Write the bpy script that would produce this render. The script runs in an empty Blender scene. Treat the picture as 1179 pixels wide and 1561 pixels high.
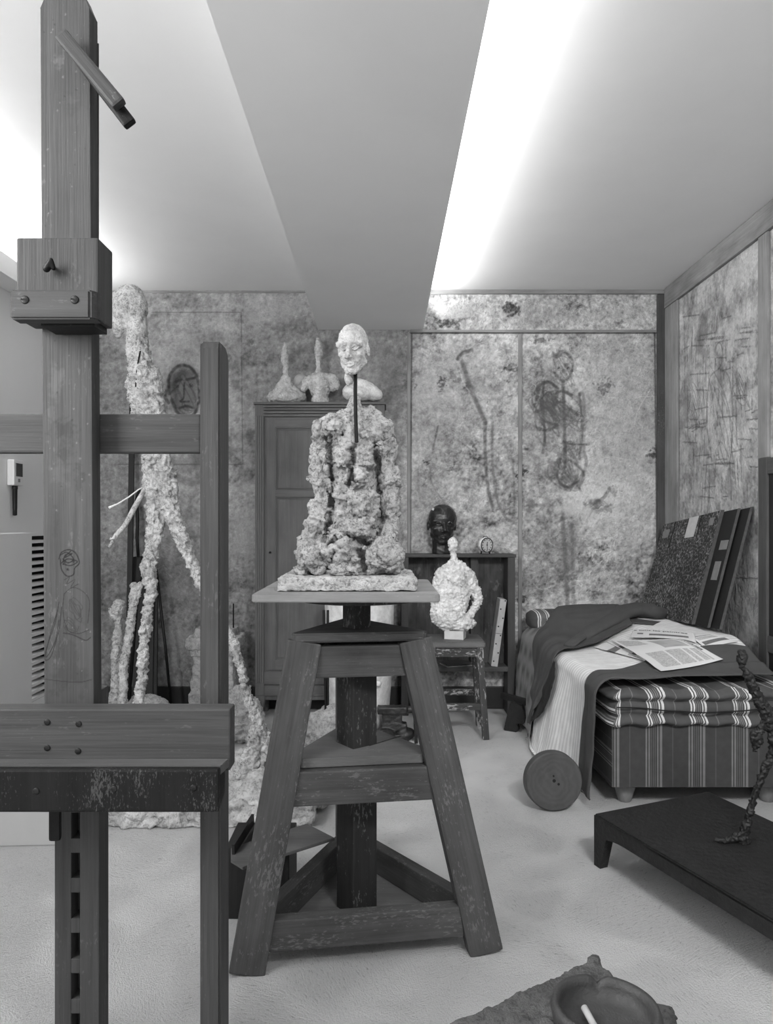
import bpy, bmesh, math, random
import numpy as np
from mathutils import Vector, Matrix, noise as mnoise
random.seed(7); RNG = np.random.default_rng(11)
SC = bpy.context.scene
COL = SC.collection
F = 1085.0; VX, VY = 585.0, 797.0; H = 1.1            # focal length (px of a 1179x1561 frame), vanishing point, eye height
def W(px, py, d): return Vector(((px-VX)*d/F, d, H-(py-VY)*d/F))
def FD(py): return F*H/(py-VY)                           # distance of a floor point
D = 4.217; CEIL = 2.476; XR = 1.671; XL = -1.78

# ------------------------------------------------------------------ noise
_perm = RNG.permutation(256); _perm = np.concatenate([_perm, _perm, _perm])
_g = RNG.normal(size=(256, 3)); _g /= np.linalg.norm(_g, axis=1)[:, None]
def pn(P):
    P = np.asarray(P, float); i = np.floor(P).astype(int); f = P-i; i &= 255
    u = f*f*f*(f*(f*6-15)+10); r = 0
    for dx in (0, 1):
        for dy in (0, 1):
            for dz in (0, 1):
                h = _perm[_perm[_perm[i[:, 0]+dx]+i[:, 1]+dy]+i[:, 2]+dz]
                d = (_g[h]*(f-np.array([dx, dy, dz]))).sum(1)
                w = (u[:, 0] if dx else 1-u[:, 0])*(u[:, 1] if dy else 1-u[:, 1])*(u[:, 2] if dz else 1-u[:, 2])
                r = r+d*w
    return r*1.5
def fbm(P, oct=4, gain=.5):
    a, s, r = 1.0, 1.0, 0
    for k in range(oct):
        r = r+a*pn(P*s+k*17.3); a *= gain; s *= 2.03
    return r
def worley(P):
    """(F1, F2, height of nearest cell, tilted facet through the nearest cell)"""
    P = np.asarray(P, float); i0 = np.floor(P).astype(int); f1 = np.full(len(P), 9.); f2 = f1.copy(); hgt = np.zeros(len(P)); fac = hgt.copy()
    for dx in (-1, 0, 1):
        for dy in (-1, 0, 1):
            for dz in (-1, 0, 1):
                c = i0+np.array([dx, dy, dz]); k = _perm[_perm[_perm[c[:, 0] & 255]+(c[:, 1] & 255)]+(c[:, 2] & 255)]
                q = c+.5+.42*_g[k]; dd = np.sqrt(((P-q)**2).sum(1)); n = dd < f1
                f2 = np.where(n, f1, np.minimum(f2, dd)); hgt = np.where(n, _g[(k*7+3) & 255, 0], hgt); fac = np.where(n, ((P-q)*_g[(k*5+11) & 255]).sum(1), fac); f1 = np.where(n, dd, f1)
    return f1, f2, hgt, fac
def sst(a, b, x):
    t = np.clip((np.asarray(x, float)-a)/(b-a), 0, 1); return t*t*(3-2*t)

# ------------------------------------------------------------------ materials
class NT:
    def __init__(s, name):
        s.m = bpy.data.materials.new(name); s.m.use_nodes = True; s.t = s.m.node_tree
        s.b = s.t.nodes['Principled BSDF']; s.l = s.t.links
    def n(s, ty, **kw):
        x = s.t.nodes.new(ty)
        for k, v in kw.items():
            if k in x.inputs: x.inputs[k].default_value = v
            else: setattr(x, k, v)
        return x
    def link(s, a, b): s.l.new(a, b)
    def attr(s, name): return s.n('ShaderNodeAttribute', attribute_name=name)
    def mapv(s, src, sc):
        m = s.n('ShaderNodeMapping'); m.inputs['Scale'].default_value = sc; s.link(src, m.inputs['Vector']); return m.outputs[0]
    def noise(s, vec, scale, detail=4, rough=.55, dist=0):
        x = s.n('ShaderNodeTexNoise'); x.inputs['Scale'].default_value = scale; x.inputs['Detail'].default_value = detail
        x.inputs['Roughness'].default_value = rough; x.inputs['Distortion'].default_value = dist
        s.link(vec, x.inputs['Vector']); return x.outputs['Fac']
    def ramp(s, fac, stops, const=False):
        r = s.n('ShaderNodeValToRGB'); e = r.color_ramp.elements
        if const: r.color_ramp.interpolation = 'CONSTANT'
        while len(e) < len(stops): e.new(.5)
        for k, (p, v) in enumerate(stops):
            e[k].position = p; e[k].color = (v, v, v, 1)
        s.link(fac, r.inputs[0]); return r.outputs[0]
    def math(s, op, a, b=None):
        x = s.n('ShaderNodeMath', operation=op)
        for k, v in enumerate((a, b)):
            if v is None: continue
            if isinstance(v, (int, float)): x.inputs[k].default_value = v
            else: s.link(v, x.inputs[k])
        return x.outputs[0]
    def mix(s, f, a, b):
        x = s.n('ShaderNodeMix'); x.data_type = 'FLOAT'
        for k, v in ((0, f), (2, a), (3, b)):
            if isinstance(v, (int, float)): x.inputs[k].default_value = v
            else: s.link(v, x.inputs[k])
        return x.outputs[0]
    def done(s, col, rough=.7, bump=None, bstr=.3, bdist=.01, metal=0, spec=.4):
        if isinstance(col, (int, float)): s.b.inputs['Base Color'].default_value = (col, col, col, 1)
        else: s.link(col, s.b.inputs['Base Color'])
        s.b.inputs['Roughness'].default_value = rough; s.b.inputs['Metallic'].default_value = metal
        s.b.inputs['Specular IOR Level'].default_value = spec
        if bump is not None:
            x = s.n('ShaderNodeBump'); x.inputs['Strength'].default_value = bstr; x.inputs['Distance'].default_value = bdist
            s.link(bump, x.inputs['Height']); s.link(x.outputs[0], s.b.inputs['Normal'])
        return s.m
def wood(name, v, con=.45, speck=.15, rough=.6, bl=.35, spv=.45, tint=False, spsc=260, thr=.70):
    """planed wood, grain along gco.z; pale plaster drips when speck > 0"""
    t = NT(name); g = t.attr('gco').outputs['Vector']
    a = t.noise(t.mapv(g, (60, 60, 2.2)), 1, 5, .6, .6)
    b = t.noise(t.mapv(g, (260, 260, 6)), 1, 3, .6)
    c = t.noise(t.mapv(g, (9, 9, 4)), 1, 4, .6)
    s = t.math('ADD', t.math('MULTIPLY', t.math('SUBTRACT', a, .5), con*1.6), t.math('MULTIPLY', t.math('SUBTRACT', b, .5), con*.9))
    s = t.math('ADD', s, t.math('MULTIPLY', t.math('SUBTRACT', c, .5), bl*2.6))
    s = t.math('MAXIMUM', t.math('MULTIPLY', t.math('ADD', s, 1.0), v), v*.18)
    if speck > 0:
        n1 = t.noise(t.mapv(g, (1, 1, .35)), spsc, 3, .65)
        n2 = t.noise(t.mapv(g, (1, 1, .5)), 14, 4, .6)
        m = t.ramp(t.math('ADD', n1, t.math('MULTIPLY', t.math('SUBTRACT', n2, .5), .75)), [(thr, 0), (thr+.08, 1)])
        s = t.mix(t.math('MULTIPLY', m, speck), s, spv)
    if tint: s = t.math('MULTIPLY', s, t.attr('tint').outputs['Fac'])
    return t.done(s, rough, b, .25, .003, 0, .22)
def plain(name, v, rough=.6, var=.25, sc=25, bstr=.15, metal=0, spec=.4, bsc=None):
    t = NT(name); g = t.attr('gco').outputs['Vector']
    a = t.noise(g, sc, 5, .6)
    b = t.noise(g, bsc or sc*8, 3, .6)
    s = t.math('MULTIPLY', t.math('ADD', 1-var*.5*2, t.math('MULTIPLY', a, var*2)), v)
    return t.done(s, rough, b, bstr, .004, metal, spec)
def plaster(name, v, dirt_shade=.5, sc=1.0, bstr=.7, dv=.12, rough=.9):
    """modelled plaster: pale, dirty specks doubling as painted cavity shade, pitted surface"""
    t = NT(name); g = t.attr('gco').outputs['Vector']
    n1 = t.noise(g, 45*sc, 6, .7, .4); n2 = t.noise(g, 150*sc, 4, .7)
    n3 = t.noise(g, 14*sc, 3, .6)
    m = t.ramp(t.math('ADD', n2, t.math('MULTIPLY', t.math('SUBTRACT', n1, .5), .8)), [(.34, 1), (.5, 0)])  # specks darken the pits: grime and cavity shade put into the colour
    s = t.math('MULTIPLY', t.math('ADD', .40, t.math('MULTIPLY', n3, 1.2)), v)
    s = t.math('MULTIPLY', s, t.math('ADD', .7, t.math('MULTIPLY', n1, .6)))
    s = t.mix(t.math('MULTIPLY', m, dirt_shade), s, dv)
    h = t.math('ADD', n1, t.math('MULTIPLY', n2, .5))
    return t.done(s, rough, h, bstr, .012/sc, 0, .2)
def painted(name, attr='col', bstr=.5, bdist=.008, nsc=120, rough=.85, fine=.35):
    """a surface whose own mottled colour is stored per vertex"""
    t = NT(name); a = t.attr(attr).outputs['Fac']; g = t.attr('gco').outputs['Vector']
    n = t.noise(g, nsc, 4, .65); n2 = t.noise(g, nsc*.25, 5, .6, .5)
    s = t.math('MULTIPLY', a, t.math('ADD', 1-fine, t.math('MULTIPLY', n, fine*2)))
    h = t.math('ADD', t.math('MULTIPLY', n, .4), t.math('ADD', n2, a))
    return t.done(s, rough, h, bstr, bdist, 0, .15)
def ticking(name, dark, light, mid, period):
    t = NT(name); g = t.attr('gco').outputs['Vector']
    x = t.n('ShaderNodeSeparateXYZ'); t.link(g, x.inputs[0])
    f = t.math('FRACT', t.math('DIVIDE', x.outputs[0], period))
    st = [(0, dark)]
    for a, b, v in ((.10, .135, light), (.165, .20, light), (.225, .245, mid), (.27, .29, mid), (.315, .335, mid), (.37, .40, light), (.43, .485, light), (.72, .745, mid*.8)):
        st += [(a, v), (b, dark)]
    s = t.ramp(f, st, True)
    n = t.noise(g, 30, 3, .5); w = t.noise(g, 700, 2, .5)
    s = t.math('MULTIPLY', s, t.math('ADD', .75, t.math('MULTIPLY', n, .5)))
    return t.done(s, .9, w, .2, .002)
def cloth(name, v, stripe=None, rough=.95, sheen=False, depth=.2):
    t = NT(name); g = t.attr('gco').outputs['Vector']
    n = t.noise(g, 18, 4, .6); w = t.noise(g, 600, 2, .5)
    s = t.math('MULTIPLY', t.math('ADD', .78, t.math('MULTIPLY', n, .44)), v)
    if stripe:
        x = t.n('ShaderNodeSeparateXYZ'); t.link(g, x.inputs[0])
        q = t.math('SINE', t.math('MULTIPLY', x.outputs[0], 2*math.pi/stripe))
        s = t.math('MULTIPLY', s, t.math('ADD', 1-depth, t.math('MULTIPLY', q, depth)))
    return t.done(s, rough, w, .25, .002)

# ------------------------------------------------------------------ mesh building
class MB:
    def __init__(s): s.v = []; s.g = []; s.f = []; s.n = 0
    def add(s, V, Fc, G=None):
        V = np.asarray(V, float).reshape(-1, 3)
        G = V if G is None else np.asarray(G, float).reshape(-1, 3)
        s.v.append(V); s.g.append(G)
        s.f += [tuple(int(i)+s.n for i in f) for f in Fc]; s.n += len(V); return s
    def addbm(s, bm, M=Matrix(), off=None):
        bm.verts.ensure_lookup_table(); bm.verts.index_update()
        L = np.array([v.co[:] for v in bm.verts])
        Wd = np.array([(M @ v.co)[:] for v in bm.verts])
        o = RNG.uniform(0, 9, 3) if off is None else off
        s.add(Wd, [[v.index for v in f.verts] for f in bm.faces], L+o); bm.free(); return s
    def box(s, c, size, M=None, bev=.003, seg=2, gax=2):
        """c centre, size local, M 3x3 rotation; gax = axis the grain follows"""
        bm = bmesh.new(); bmesh.ops.create_cube(bm, size=1)
        for v in bm.verts: v.co = Vector((v.co.x*size[0], v.co.y*size[1], v.co.z*size[2]))
        if bev > 0:
            bmesh.ops.bevel(bm, geom=list(bm.edges), offset=min(bev, .45*min(size)), segments=seg, affect='EDGES', profile=.6)
        T = Matrix.Translation(Vector(c)) @ (M.to_4x4() if M is not None else Matrix())
        k = s.n; s.addbm(bm, T)
        if gax != 2:
            G = s.g[-1]; s.g[-1] = G[:, [2, 1, 0]] if gax == 0 else G[:, [0, 2, 1]]
        return s
    def span(s, lo, hi, bev=.003, gax=2):
        lo = Vector(lo); hi = Vector(hi); return s.box((lo+hi)/2, hi-lo, None, bev, 2, gax)
    def bar(s, p0, p1, w, t, ref=(1, 0, 0), bev=.004):
        """timber from p0 to p1: w across ref, t across the third axis"""
        p0 = Vector(p0); p1 = Vector(p1); z = (p1-p0).normalized(); x = Vector(ref); x = (x-x.dot(z)*z).normalized(); y = z.cross(x)
        return s.box((p0+p1)/2, (w, t, (p1-p0).length), Matrix((x, y, z)).transposed(), bev)
    def prism(s, pts, h, M=Matrix(), bev=.003, swap=False):
        """polygon in local xy extruded to z = h"""
        bm = bmesh.new(); vs = [bm.verts.new((p[0], p[1], 0)) for p in pts]
        f = bm.faces.new(vs); r = bmesh.ops.extrude_face_region(bm, geom=[f])
        for v in [e for e in r['geom'] if isinstance(e, bmesh.types.BMVert)]: v.co.z += h
        bmesh.ops.recalc_face_normals(bm, faces=bm.faces)
        if bev > 0: bmesh.ops.bevel(bm, geom=list(bm.edges), offset=bev, segments=2, affect='EDGES')
        s.addbm(bm, M)
        if swap: s.g[-1] = s.g[-1][:, [2, 1, 0]]
        return s
    def ring(s, P, rings, cap=True, closed=True, G=None):
        """rings: list of (n,3) loops joined in order"""
        n = len(rings[0]); V = np.concatenate(rings); Fc = []
        for k in range(len(rings)-1):
            for i in range(n if closed else n-1):
                j = (i+1) % n; Fc.append((k*n+i, k*n+j, (k+1)*n+j, (k+1)*n+i))
        if cap: Fc.append(tuple(range(n-1, -1, -1))); Fc.append(tuple((len(rings)-1)*n+i for i in range(n)))
        return s.add(V, Fc, G)
    def tube(s, pts, r, n=8, flat=1.0):
        pts = [Vector(p) for p in pts]; rs = [r]*len(pts) if isinstance(r, (int, float)) else r
        rings = []; up = Vector((.13, .31, .94)); 
        for k, p in enumerate(pts):
            t = (pts[min(k+1, len(pts)-1)]-pts[max(k-1, 0)]).normalized()
            if abs(t.dot(up)) > .95: up = Vector((.9, .3, .1))
            x = t.cross(up).normalized(); y = t.cross(x); up = -y if k else up
            a = np.linspace(0, 2*math.pi, n, endpoint=False)
            rings.append(np.array([(p+x*math.cos(q)*rs[k]+y*math.sin(q)*rs[k]*flat)[:] for q in a]))
        return s.ring(None, rings)
    def lathe(s, c, prof, n=32, M=None, cap=True):
        """prof = [(r, z)] about local z"""
        rings = []; M = M or Matrix.Identity(3); c = Vector(c)
        for r, z in prof:
            rings.append(np.array([(c+M @ Vector((r*math.cos(q), r*math.sin(q), z)))[:] for q in np.linspace(0, 2*math.pi, n, endpoint=False)]))
        return s.ring(None, rings, cap)
    def build(s, name, mat, parent=None, smooth=False, base=None, extra=None, flat_angle=None):
        V = np.concatenate(s.v); G = np.concatenate(s.g)
        if parent is not None: o0 = ORG[parent.name]
        elif base is not None: o0 = Vector(base)
        else: o0 = Vector(((V[:, 0].min()+V[:, 0].max())/2, (V[:, 1].min()+V[:, 1].max())/2, V[:, 2].min()))
        me = bpy.data.meshes.new(name); me.from_pydata((V-np.array(o0)).tolist(), [], s.f)
        a = me.attributes.new('gco', 'FLOAT_VECTOR', 'POINT'); a.data.foreach_set('vector', G.astype(np.float32).ravel())
        if extra:
            for k, val in extra.items():
                a = me.attributes.new(k, 'FLOAT', 'POINT'); a.data.foreach_set('value', np.asarray(val, np.float32).ravel())
        bm = bmesh.new(); bm.from_mesh(me)
        bmesh.ops.recalc_face_normals(bm, faces=bm.faces); bm.to_mesh(me); bm.free()
        if smooth: me.shade_smooth()
        me.materials.append(mat)
        return put(name, me, parent, o0)
ORG = {}
def put(name, me, parent, o0):
    o = bpy.data.objects.new(name, me); COL.objects.link(o)
    if parent is not None: o.parent = parent
    else: o.location = o0
    ORG[o.name] = Vector(o0); return o
def thing(name, loc, label, cat, group=None):
    o = bpy.data.objects.new(name, None); COL.objects.link(o); o.location = loc; o.empty_display_size = .05
    ORG[o.name] = Vector(loc); return tag(o, label, cat, group)
def tag(o, label, cat, group=None):
    o['label'] = label; o['category'] = cat
    if group: o['group'] = group
    return o
def struct(o): o['kind'] = 'structure'; return o
def grid(name, P, mat, parent=None, G=None, extra=None, thick=0, base=None, smooth=True, off=1):
    """P (nu,nv,3) surface; solid when thick > 0"""
    nu, nv = P.shape[:2]; V = P.reshape(-1, 3)
    i = np.arange(nu*nv).reshape(nu, nv)
    Q = np.stack([i[:-1, :-1], i[1:, :-1], i[1:, 1:], i[:-1, 1:]], -1).reshape(-1, 4)
    if parent is not None: o0 = ORG[parent.name]
    else: o0 = Vector(base) if base is not None else Vector(((V[:, 0].min()+V[:, 0].max())/2, (V[:, 1].min()+V[:, 1].max())/2, V[:, 2].min()))
    me = bpy.data.meshes.new(name)
    me.vertices.add(len(V)); me.vertices.foreach_set('co', (V-np.array(o0)).astype(np.float32).ravel())
    me.loops.add(Q.size); me.loops.foreach_set('vertex_index', Q.astype(np.int32).ravel())
    me.polygons.add(len(Q)); me.polygons.foreach_set('loop_start', np.arange(0, Q.size, 4, dtype=np.int32))
    me.update(calc_edges=True)
    Gv = V if G is None else G.reshape(-1, 3)
    a = me.attributes.new('gco', 'FLOAT_VECTOR', 'POINT'); a.data.foreach_set('vector', Gv.astype(np.float32).ravel())
    for k, val in (extra or {}).items():
        a = me.attributes.new(k, 'FLOAT', 'POINT'); a.data.foreach_set('value', np.asarray(val, np.float32).ravel())
    if smooth: me.shade_smooth()
    me.materials.append(mat)
    o = put(name, me, parent, o0)
    if thick:
        md = o.modifiers.new('thickness', 'SOLIDIFY'); md.thickness = thick; md.offset = off
    return o

# ------------------------------------------------------------------ modelled (clay / plaster) forms
def grooves(paths, d, depth, w):
    """press furrows (pixel paths at distance d) into the side facing the front"""
    def f(V):
        px = VX+V[:, 0]*F/d; py = VY-(V[:, 2]-H)*F/d
        m = np.zeros(len(V))
        for pts in paths:
            P = np.array(pts, float)
            for p, q in zip(P[:-1], P[1:]):
                v = q-p; t = np.clip(((px-p[0])*v[0]+(py-p[1])*v[1])/(v@v), 0, 1)
                m = np.maximum(m, np.exp(-((px-p[0]-t*v[0])**2+(py-p[1]-t*v[1])**2)/w**2))
        V = V.copy(); V[:, 1] += depth*m*(V[:, 1] < d+.01); return V
    return f
def sockets(c, h, M, w=1.0, depth=.05):
    """hollow the eye sockets and part the lips of a head"""
    c = np.array(c); Mi = np.array(M.inverted())
    def f(V):
        L = (V-c) @ Mi.T/h; L[:, 0] /= w; o = np.zeros(len(V)); fr = L[:, 1] < -.1
        for q in (-1, 1):
            r = np.hypot((L[:, 0]-q*.135)/1.25, L[:, 2]-.515)
            o += depth*np.exp(-(r/.075)**2)-depth*1.0*np.exp(-(r/.04)**2)
        o += .016*np.exp(-((L[:, 2]-.203)/.012)**2)*(np.abs(L[:, 0]) < .11)+.025*np.exp(-((L[:, 0])/.02)**2-((L[:, 2]-.28)/.02)**2)
        return V+(o*fr*h)[:, None]*np.array(M @ Vector((0, 1, 0)))
    return f
class Blob:
    """a form built up of lumps; positions in pixels at distance d, or metres when d is None"""
    def __init__(s, d=None): s.bm = bmesh.new(); s.d = d
    def pt(s, p):
        if s.d is None: return Vector(p)
        y = p[2] if len(p) > 2 else 0
        w = W(p[0], p[1], s.d); w.y += y*s.d/F; return w
    def sc(s, r): return r if s.d is None else r*s.d/F
    def ell(s, c, r, R=None, M=None):
        c = s.pt(c); r = (r, r, r) if isinstance(r, (int, float)) else r
        R = Matrix.Diagonal(Vector([s.sc(q) for q in r])); R = (M @ R) if M is not None else R
        bmesh.ops.create_icosphere(s.bm, subdivisions=3, radius=1, matrix=Matrix.Translation(c) @ R.to_4x4()); return s
    def box(s, c, size, M=None):
        R = Matrix.Diagonal(Vector([s.sc(q) for q in size])); R = (M @ R) if M is not None else R
        bmesh.ops.create_cube(s.bm, size=1, matrix=Matrix.Translation(s.pt(c)) @ R.to_4x4()); return s
    def cap(s, *kn):
        """kn = (point..., radius) knots"""
        for a, b in zip(kn[:-1], kn[1:]):
            t = bmesh.new()
            for q in (a, b):
                bmesh.ops.create_icosphere(t, subdivisions=2, radius=max(s.sc(q[-1]), 1e-4), matrix=Matrix.Translation(s.pt(q[:-1])))
            r = bmesh.ops.convex_hull(t, input=list(t.verts))
            bmesh.ops.delete(t, geom=[e for e in r['geom_interior'] if isinstance(e, bmesh.types.BMVert)], context='VERTS')
            me = bpy.data.meshes.new('x'); t.to_mesh(me); t.free(); s.bm.from_mesh(me); bpy.data.meshes.remove(me)
        return s
    def head(s, c, h, M=None, ears=True, face=1.0, w=1.0, eyes=1.0):
        """a head of height h metres with its chin at c, facing -y (then turned by M)"""
        sv = s.d; s.d = None; M = M or Matrix.Identity(3); c = Vector(c)
        P = lambda x, y, z: c+M @ Vector((x*w*h, y*h, z*h))
        Sm = lambda a, b, q: M @ Matrix.Diagonal(Vector((a*w*h, b*h, q*h)))
        def el(p, r): bmesh.ops.create_icosphere(s.bm, subdivisions=3, radius=1, matrix=Matrix.Translation(P(*p)) @ Sm(*r).to_4x4())
        def cp(*kn): s.cap(*[(*P(*k[:3]), k[3]*h) for k in kn])
        el((0, .04, .62), (.34, .38, .38)); el((0, -.04, .42), (.29, .28, .34)); el((0, -.06, .22), (.2, .22, .2))
        cp((0, -.2, .09, .09), (0, -.16, .16, .13))
        for q in (-1, 1):
            cp((q*.2, .02, .26, .1), (q*.06, -.18, .09, .08))
            cp((q*.05, -.31, .605, .045*face), (q*.23, -.24, .59, .05*face))
            el((q*.135, -.252, .515), (.062*eyes, .05, .042*eyes))
            cp((q*.055, -.315, .517, .013), (q*.135, -.335, .563, .018), (q*.215, -.285, .515, .013))
            cp((q*.055, -.315, .513, .011), (q*.135, -.325, .468, .014), (q*.215, -.285, .513, .011))
            el((q*.19, -.17, .40), (.09, .09, .07)); el((q*.055, -.37, .345), (.045, .05, .035))
            if ears: el((q*.335, .06, .47), (.035, .08, .12))
        cp((0, -.3, .58, .035), (0, -.40, .37, .055))
        cp((-.10, -.275, .208, .016), (0, -.322, .222, .026), (.10, -.275, .208, .016)); cp((-.085, -.275, .198, .016), (0, -.31, .178, .028), (.085, -.275, .198, .016))
        s.d = sv; return s
    def build(s, name, mat, parent=None, vox=.006, sm=3, disp=(), seed=0, base=None, flat=None, msk=None, post=None):
        """disp = [(amplitude, frequency, kind)]"""
        me = bpy.data.meshes.new('t'); s.bm.to_mesh(me); s.bm.free()
        o = bpy.data.objects.new('t', me); COL.objects.link(o)
        m = o.modifiers.new('r', 'REMESH'); m.mode = 'VOXEL'; m.voxel_size = vox
        if sm:
            k = o.modifiers.new('s', 'SMOOTH'); k.iterations = sm; k.factor = .5
        dg = bpy.context.evaluated_depsgraph_get(); r = bpy.data.meshes.new_from_object(o.evaluated_get(dg))
        bpy.data.objects.remove(o); bpy.data.meshes.remove(me); r.name = name
        n = len(r.vertices); V = np.empty(n*3, np.float32); r.vertices.foreach_get('co', V); V = V.reshape(-1, 3).astype(float)
        if post is not None:
            V = post(V); r.vertices.foreach_set('co', V.astype(np.float32).ravel()); r.update()
        for amp, fr, kind in disp:
            N = np.empty(n*3, np.float32); r.vertices.foreach_get('normal', N); N = N.reshape(-1, 3)
            q = pn(V*fr+seed*3.7)
            if kind == 'r': q = np.abs(q)*2-.55
            elif kind == 'b': q = .55-np.abs(q)*2
            elif kind == 'f': q = fbm(V*fr+seed, 4, .6)
            elif kind == 'v': q = fbm(V*np.array([fr*1.6, fr*1.6, fr*.6])+seed, 3, .55)
            elif kind == 'k':                                  # kneaded lumps
                qq = pn(V*fr+seed); w2 = pn(V*fr*1.9+9+seed); q = np.sign(qq)*np.sqrt(np.abs(qq))*.6+(.4-np.abs(w2)*1.6)*.6
            elif kind == 'w':                                  # pats of clay with creases between
                f1, f2, hg, fc = worley(V*fr+.25*np.stack([pn(V*fr*1.5), pn(V*fr*1.5+7), pn(V*fr*1.5+13)], 1)+seed); q = np.minimum((f2-f1)*3.2, .30)-.22+.8*hg*sst(0, .12, f2-f1)
            elif kind == 't':                                  # thumbed facets with sharp broken edges
                f1, f2, hg, fc = worley(V*fr+.3*np.stack([pn(V*fr*1.3), pn(V*fr*1.3+7), pn(V*fr*1.3+13)], 1)+seed); q = fc*1.5+.35*hg-.35*(1-sst(0, .10, f2-f1))
            if msk is not None: q = q*msk(V)
            V = V+N*(q*amp)[:, None]
            r.vertices.foreach_set('co', V.astype(np.float32).ravel()); r.update()
        if flat is not None:                                   # sits flat
            V[:, 2] = np.maximum(V[:, 2], flat)
        if parent is not None: o0 = ORG[parent.name]
        else: o0 = Vector(base) if base is not None else Vector(((V[:, 0].min()+V[:, 0].max())/2, (V[:, 1].min()+V[:, 1].max())/2, V[:, 2].min()))
        a = r.attributes.new('gco', 'FLOAT_VECTOR', 'POINT'); a.data.foreach_set('vector', V.astype(np.float32).ravel())
        r.vertices.foreach_set('co', (V-np.array(o0)).astype(np.float32).ravel()); r.update(); r.shade_smooth()
        r.materials.clear(); r.materials.append(mat)
        return put(name, r, parent, o0)
# ------------------------------------------------------------------ a surface painted per vertex
class Paint:
    def __init__(s, a, b, conv):
        s.a = np.asarray(a); s.b = np.asarray(b); s.conv = conv
        s.A, s.B = np.meshgrid(s.a, s.b, indexing='ij'); s.C = np.zeros_like(s.A)
    def nz(s, f, oct=4, gain=.5, z=0, fa=1, fb=1):
        return fbm(np.stack([s.A.ravel()*f*fa, s.B.ravel()*f*fb, np.full(s.A.size, z)], 1), oct, gain).reshape(s.A.shape)
    def win(s, lo, hi):
        i = np.searchsorted(s.a, [lo[0], hi[0]]); j = np.searchsorted(s.b, [lo[1], hi[1]])
        return slice(max(i[0]-1, 0), i[1]+1), slice(max(j[0]-1, 0), j[1]+1)
    def stroke(s, pts, w, val, al=.8, soft=.6, px=True, curve=True, dry=.5):
        """a brush or pencil line through pts"""
        P = np.array([s.conv(*p) for p in pts] if px else pts, float)
        if curve and len(P) > 2:
            Q = np.concatenate([[2*P[0]-P[1]], P, [2*P[-1]-P[-2]]]); o = []
            for k in range(1, len(Q)-2):
                t = np.linspace(0, 1, 7)[:-1, None]; a, b, c, d = Q[k-1], Q[k], Q[k+1], Q[k+2]
                o.append(.5*(2*b+(c-a)*t+(2*a-5*b+4*c-d)*t*t+(3*b-a-3*c+d)*t**3))
            P = np.concatenate(o+[P[-1:]])
        w1 = w*(1+soft)
        sl = s.win(P.min(0)-w1, P.max(0)+w1); A = s.A[sl]; B = s.B[sl]
        if A.size == 0: return s
        dd = np.full(A.shape, 9.0)
        for p, q in zip(P[:-1], P[1:]):
            v = q-p; L = max((v*v).sum(), 1e-12); t = np.clip(((A-p[0])*v[0]+(B-p[1])*v[1])/L, 0, 1)
            dd = np.minimum(dd, (A-p[0]-t*v[0])**2+(B-p[1]-t*v[1])**2)
        m = al*(1-sst(w*.5*(1-soft), w*.5*(1+soft), np.sqrt(dd)))
        if dry: m = m*np.clip(1-dry*.3+dry*.9*pn(np.stack([A.ravel()/w*.9, B.ravel()/w*.9, np.full(A.size, P[0, 0]*7)], 1)).reshape(A.shape), 0, 1)
        s.C[sl] = s.C[sl]*(1-m)+val*m; return s
    def spot(s, c, r, val, al=.6, px=True, rough=.6):
        c = np.array(s.conv(*c) if px else c, float); r = np.array((r, r) if isinstance(r, (int, float)) else r, float)
        sl = s.win(c-1.8*r, c+1.8*r); A = s.A[sl]; B = s.B[sl]
        if A.size == 0: return s
        q = np.sqrt(((A-c[0])/r[0])**2+((B-c[1])/r[1])**2)
        q = q+rough*fbm(np.stack([A.ravel()/r.mean()*1.7, B.ravel()/r.mean()*1.7, np.full(A.size, c.sum()*3)], 1), 4, .6).reshape(A.shape)
        m = al*(1-sst(.35, 1.15, q)); s.C[sl] = s.C[sl]*(1-m)+val*m; return s
    def scribble(s, c, r, n, w, val, al=.6, seed=0):
        g = np.random.default_rng(seed); t = np.linspace(0, 2*math.pi*n, int(9*n))
        rr = 1+.25*g.normal(size=t.size)
        pts = [(c[0]+r[0]*q*math.cos(a), c[1]+r[1]*q*math.sin(a*1.07)) for a, q in zip(t, rr)]
        return s.stroke(pts, w, val, al)

# ------------------------------------------------------------------ the room
FRONT = -1.2
wb = Paint(np.arange(XL-.15, XR+.004, .0042), np.arange(0, CEIL+.004, .0042), lambda px, py: ((px-VX)*D/F, H-(py-VY)*D/F))
PXw = VX+wb.A*F/D; PYw = VY-(wb.B-H)*F/D
n1 = wb.nz(2.2, 5, .6, 1); n2 = wb.nz(9, 5, .65, 5); n3 = wb.nz(38, 3, .6, 9); n4 = wb.nz(5, 4, .6, 13, 1, .35)
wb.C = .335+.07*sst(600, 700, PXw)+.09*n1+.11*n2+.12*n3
veins = np.exp(-(wb.nz(7, 4, .6, 21)/.05)**2); wb.C += .09*veins*sst(.0, .5, n1+.2)
crack = np.exp(-(wb.nz(4, 5, .55, 33)/.018)**2); wb.C += .16*crack*sst(.1, .6, n2)
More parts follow.
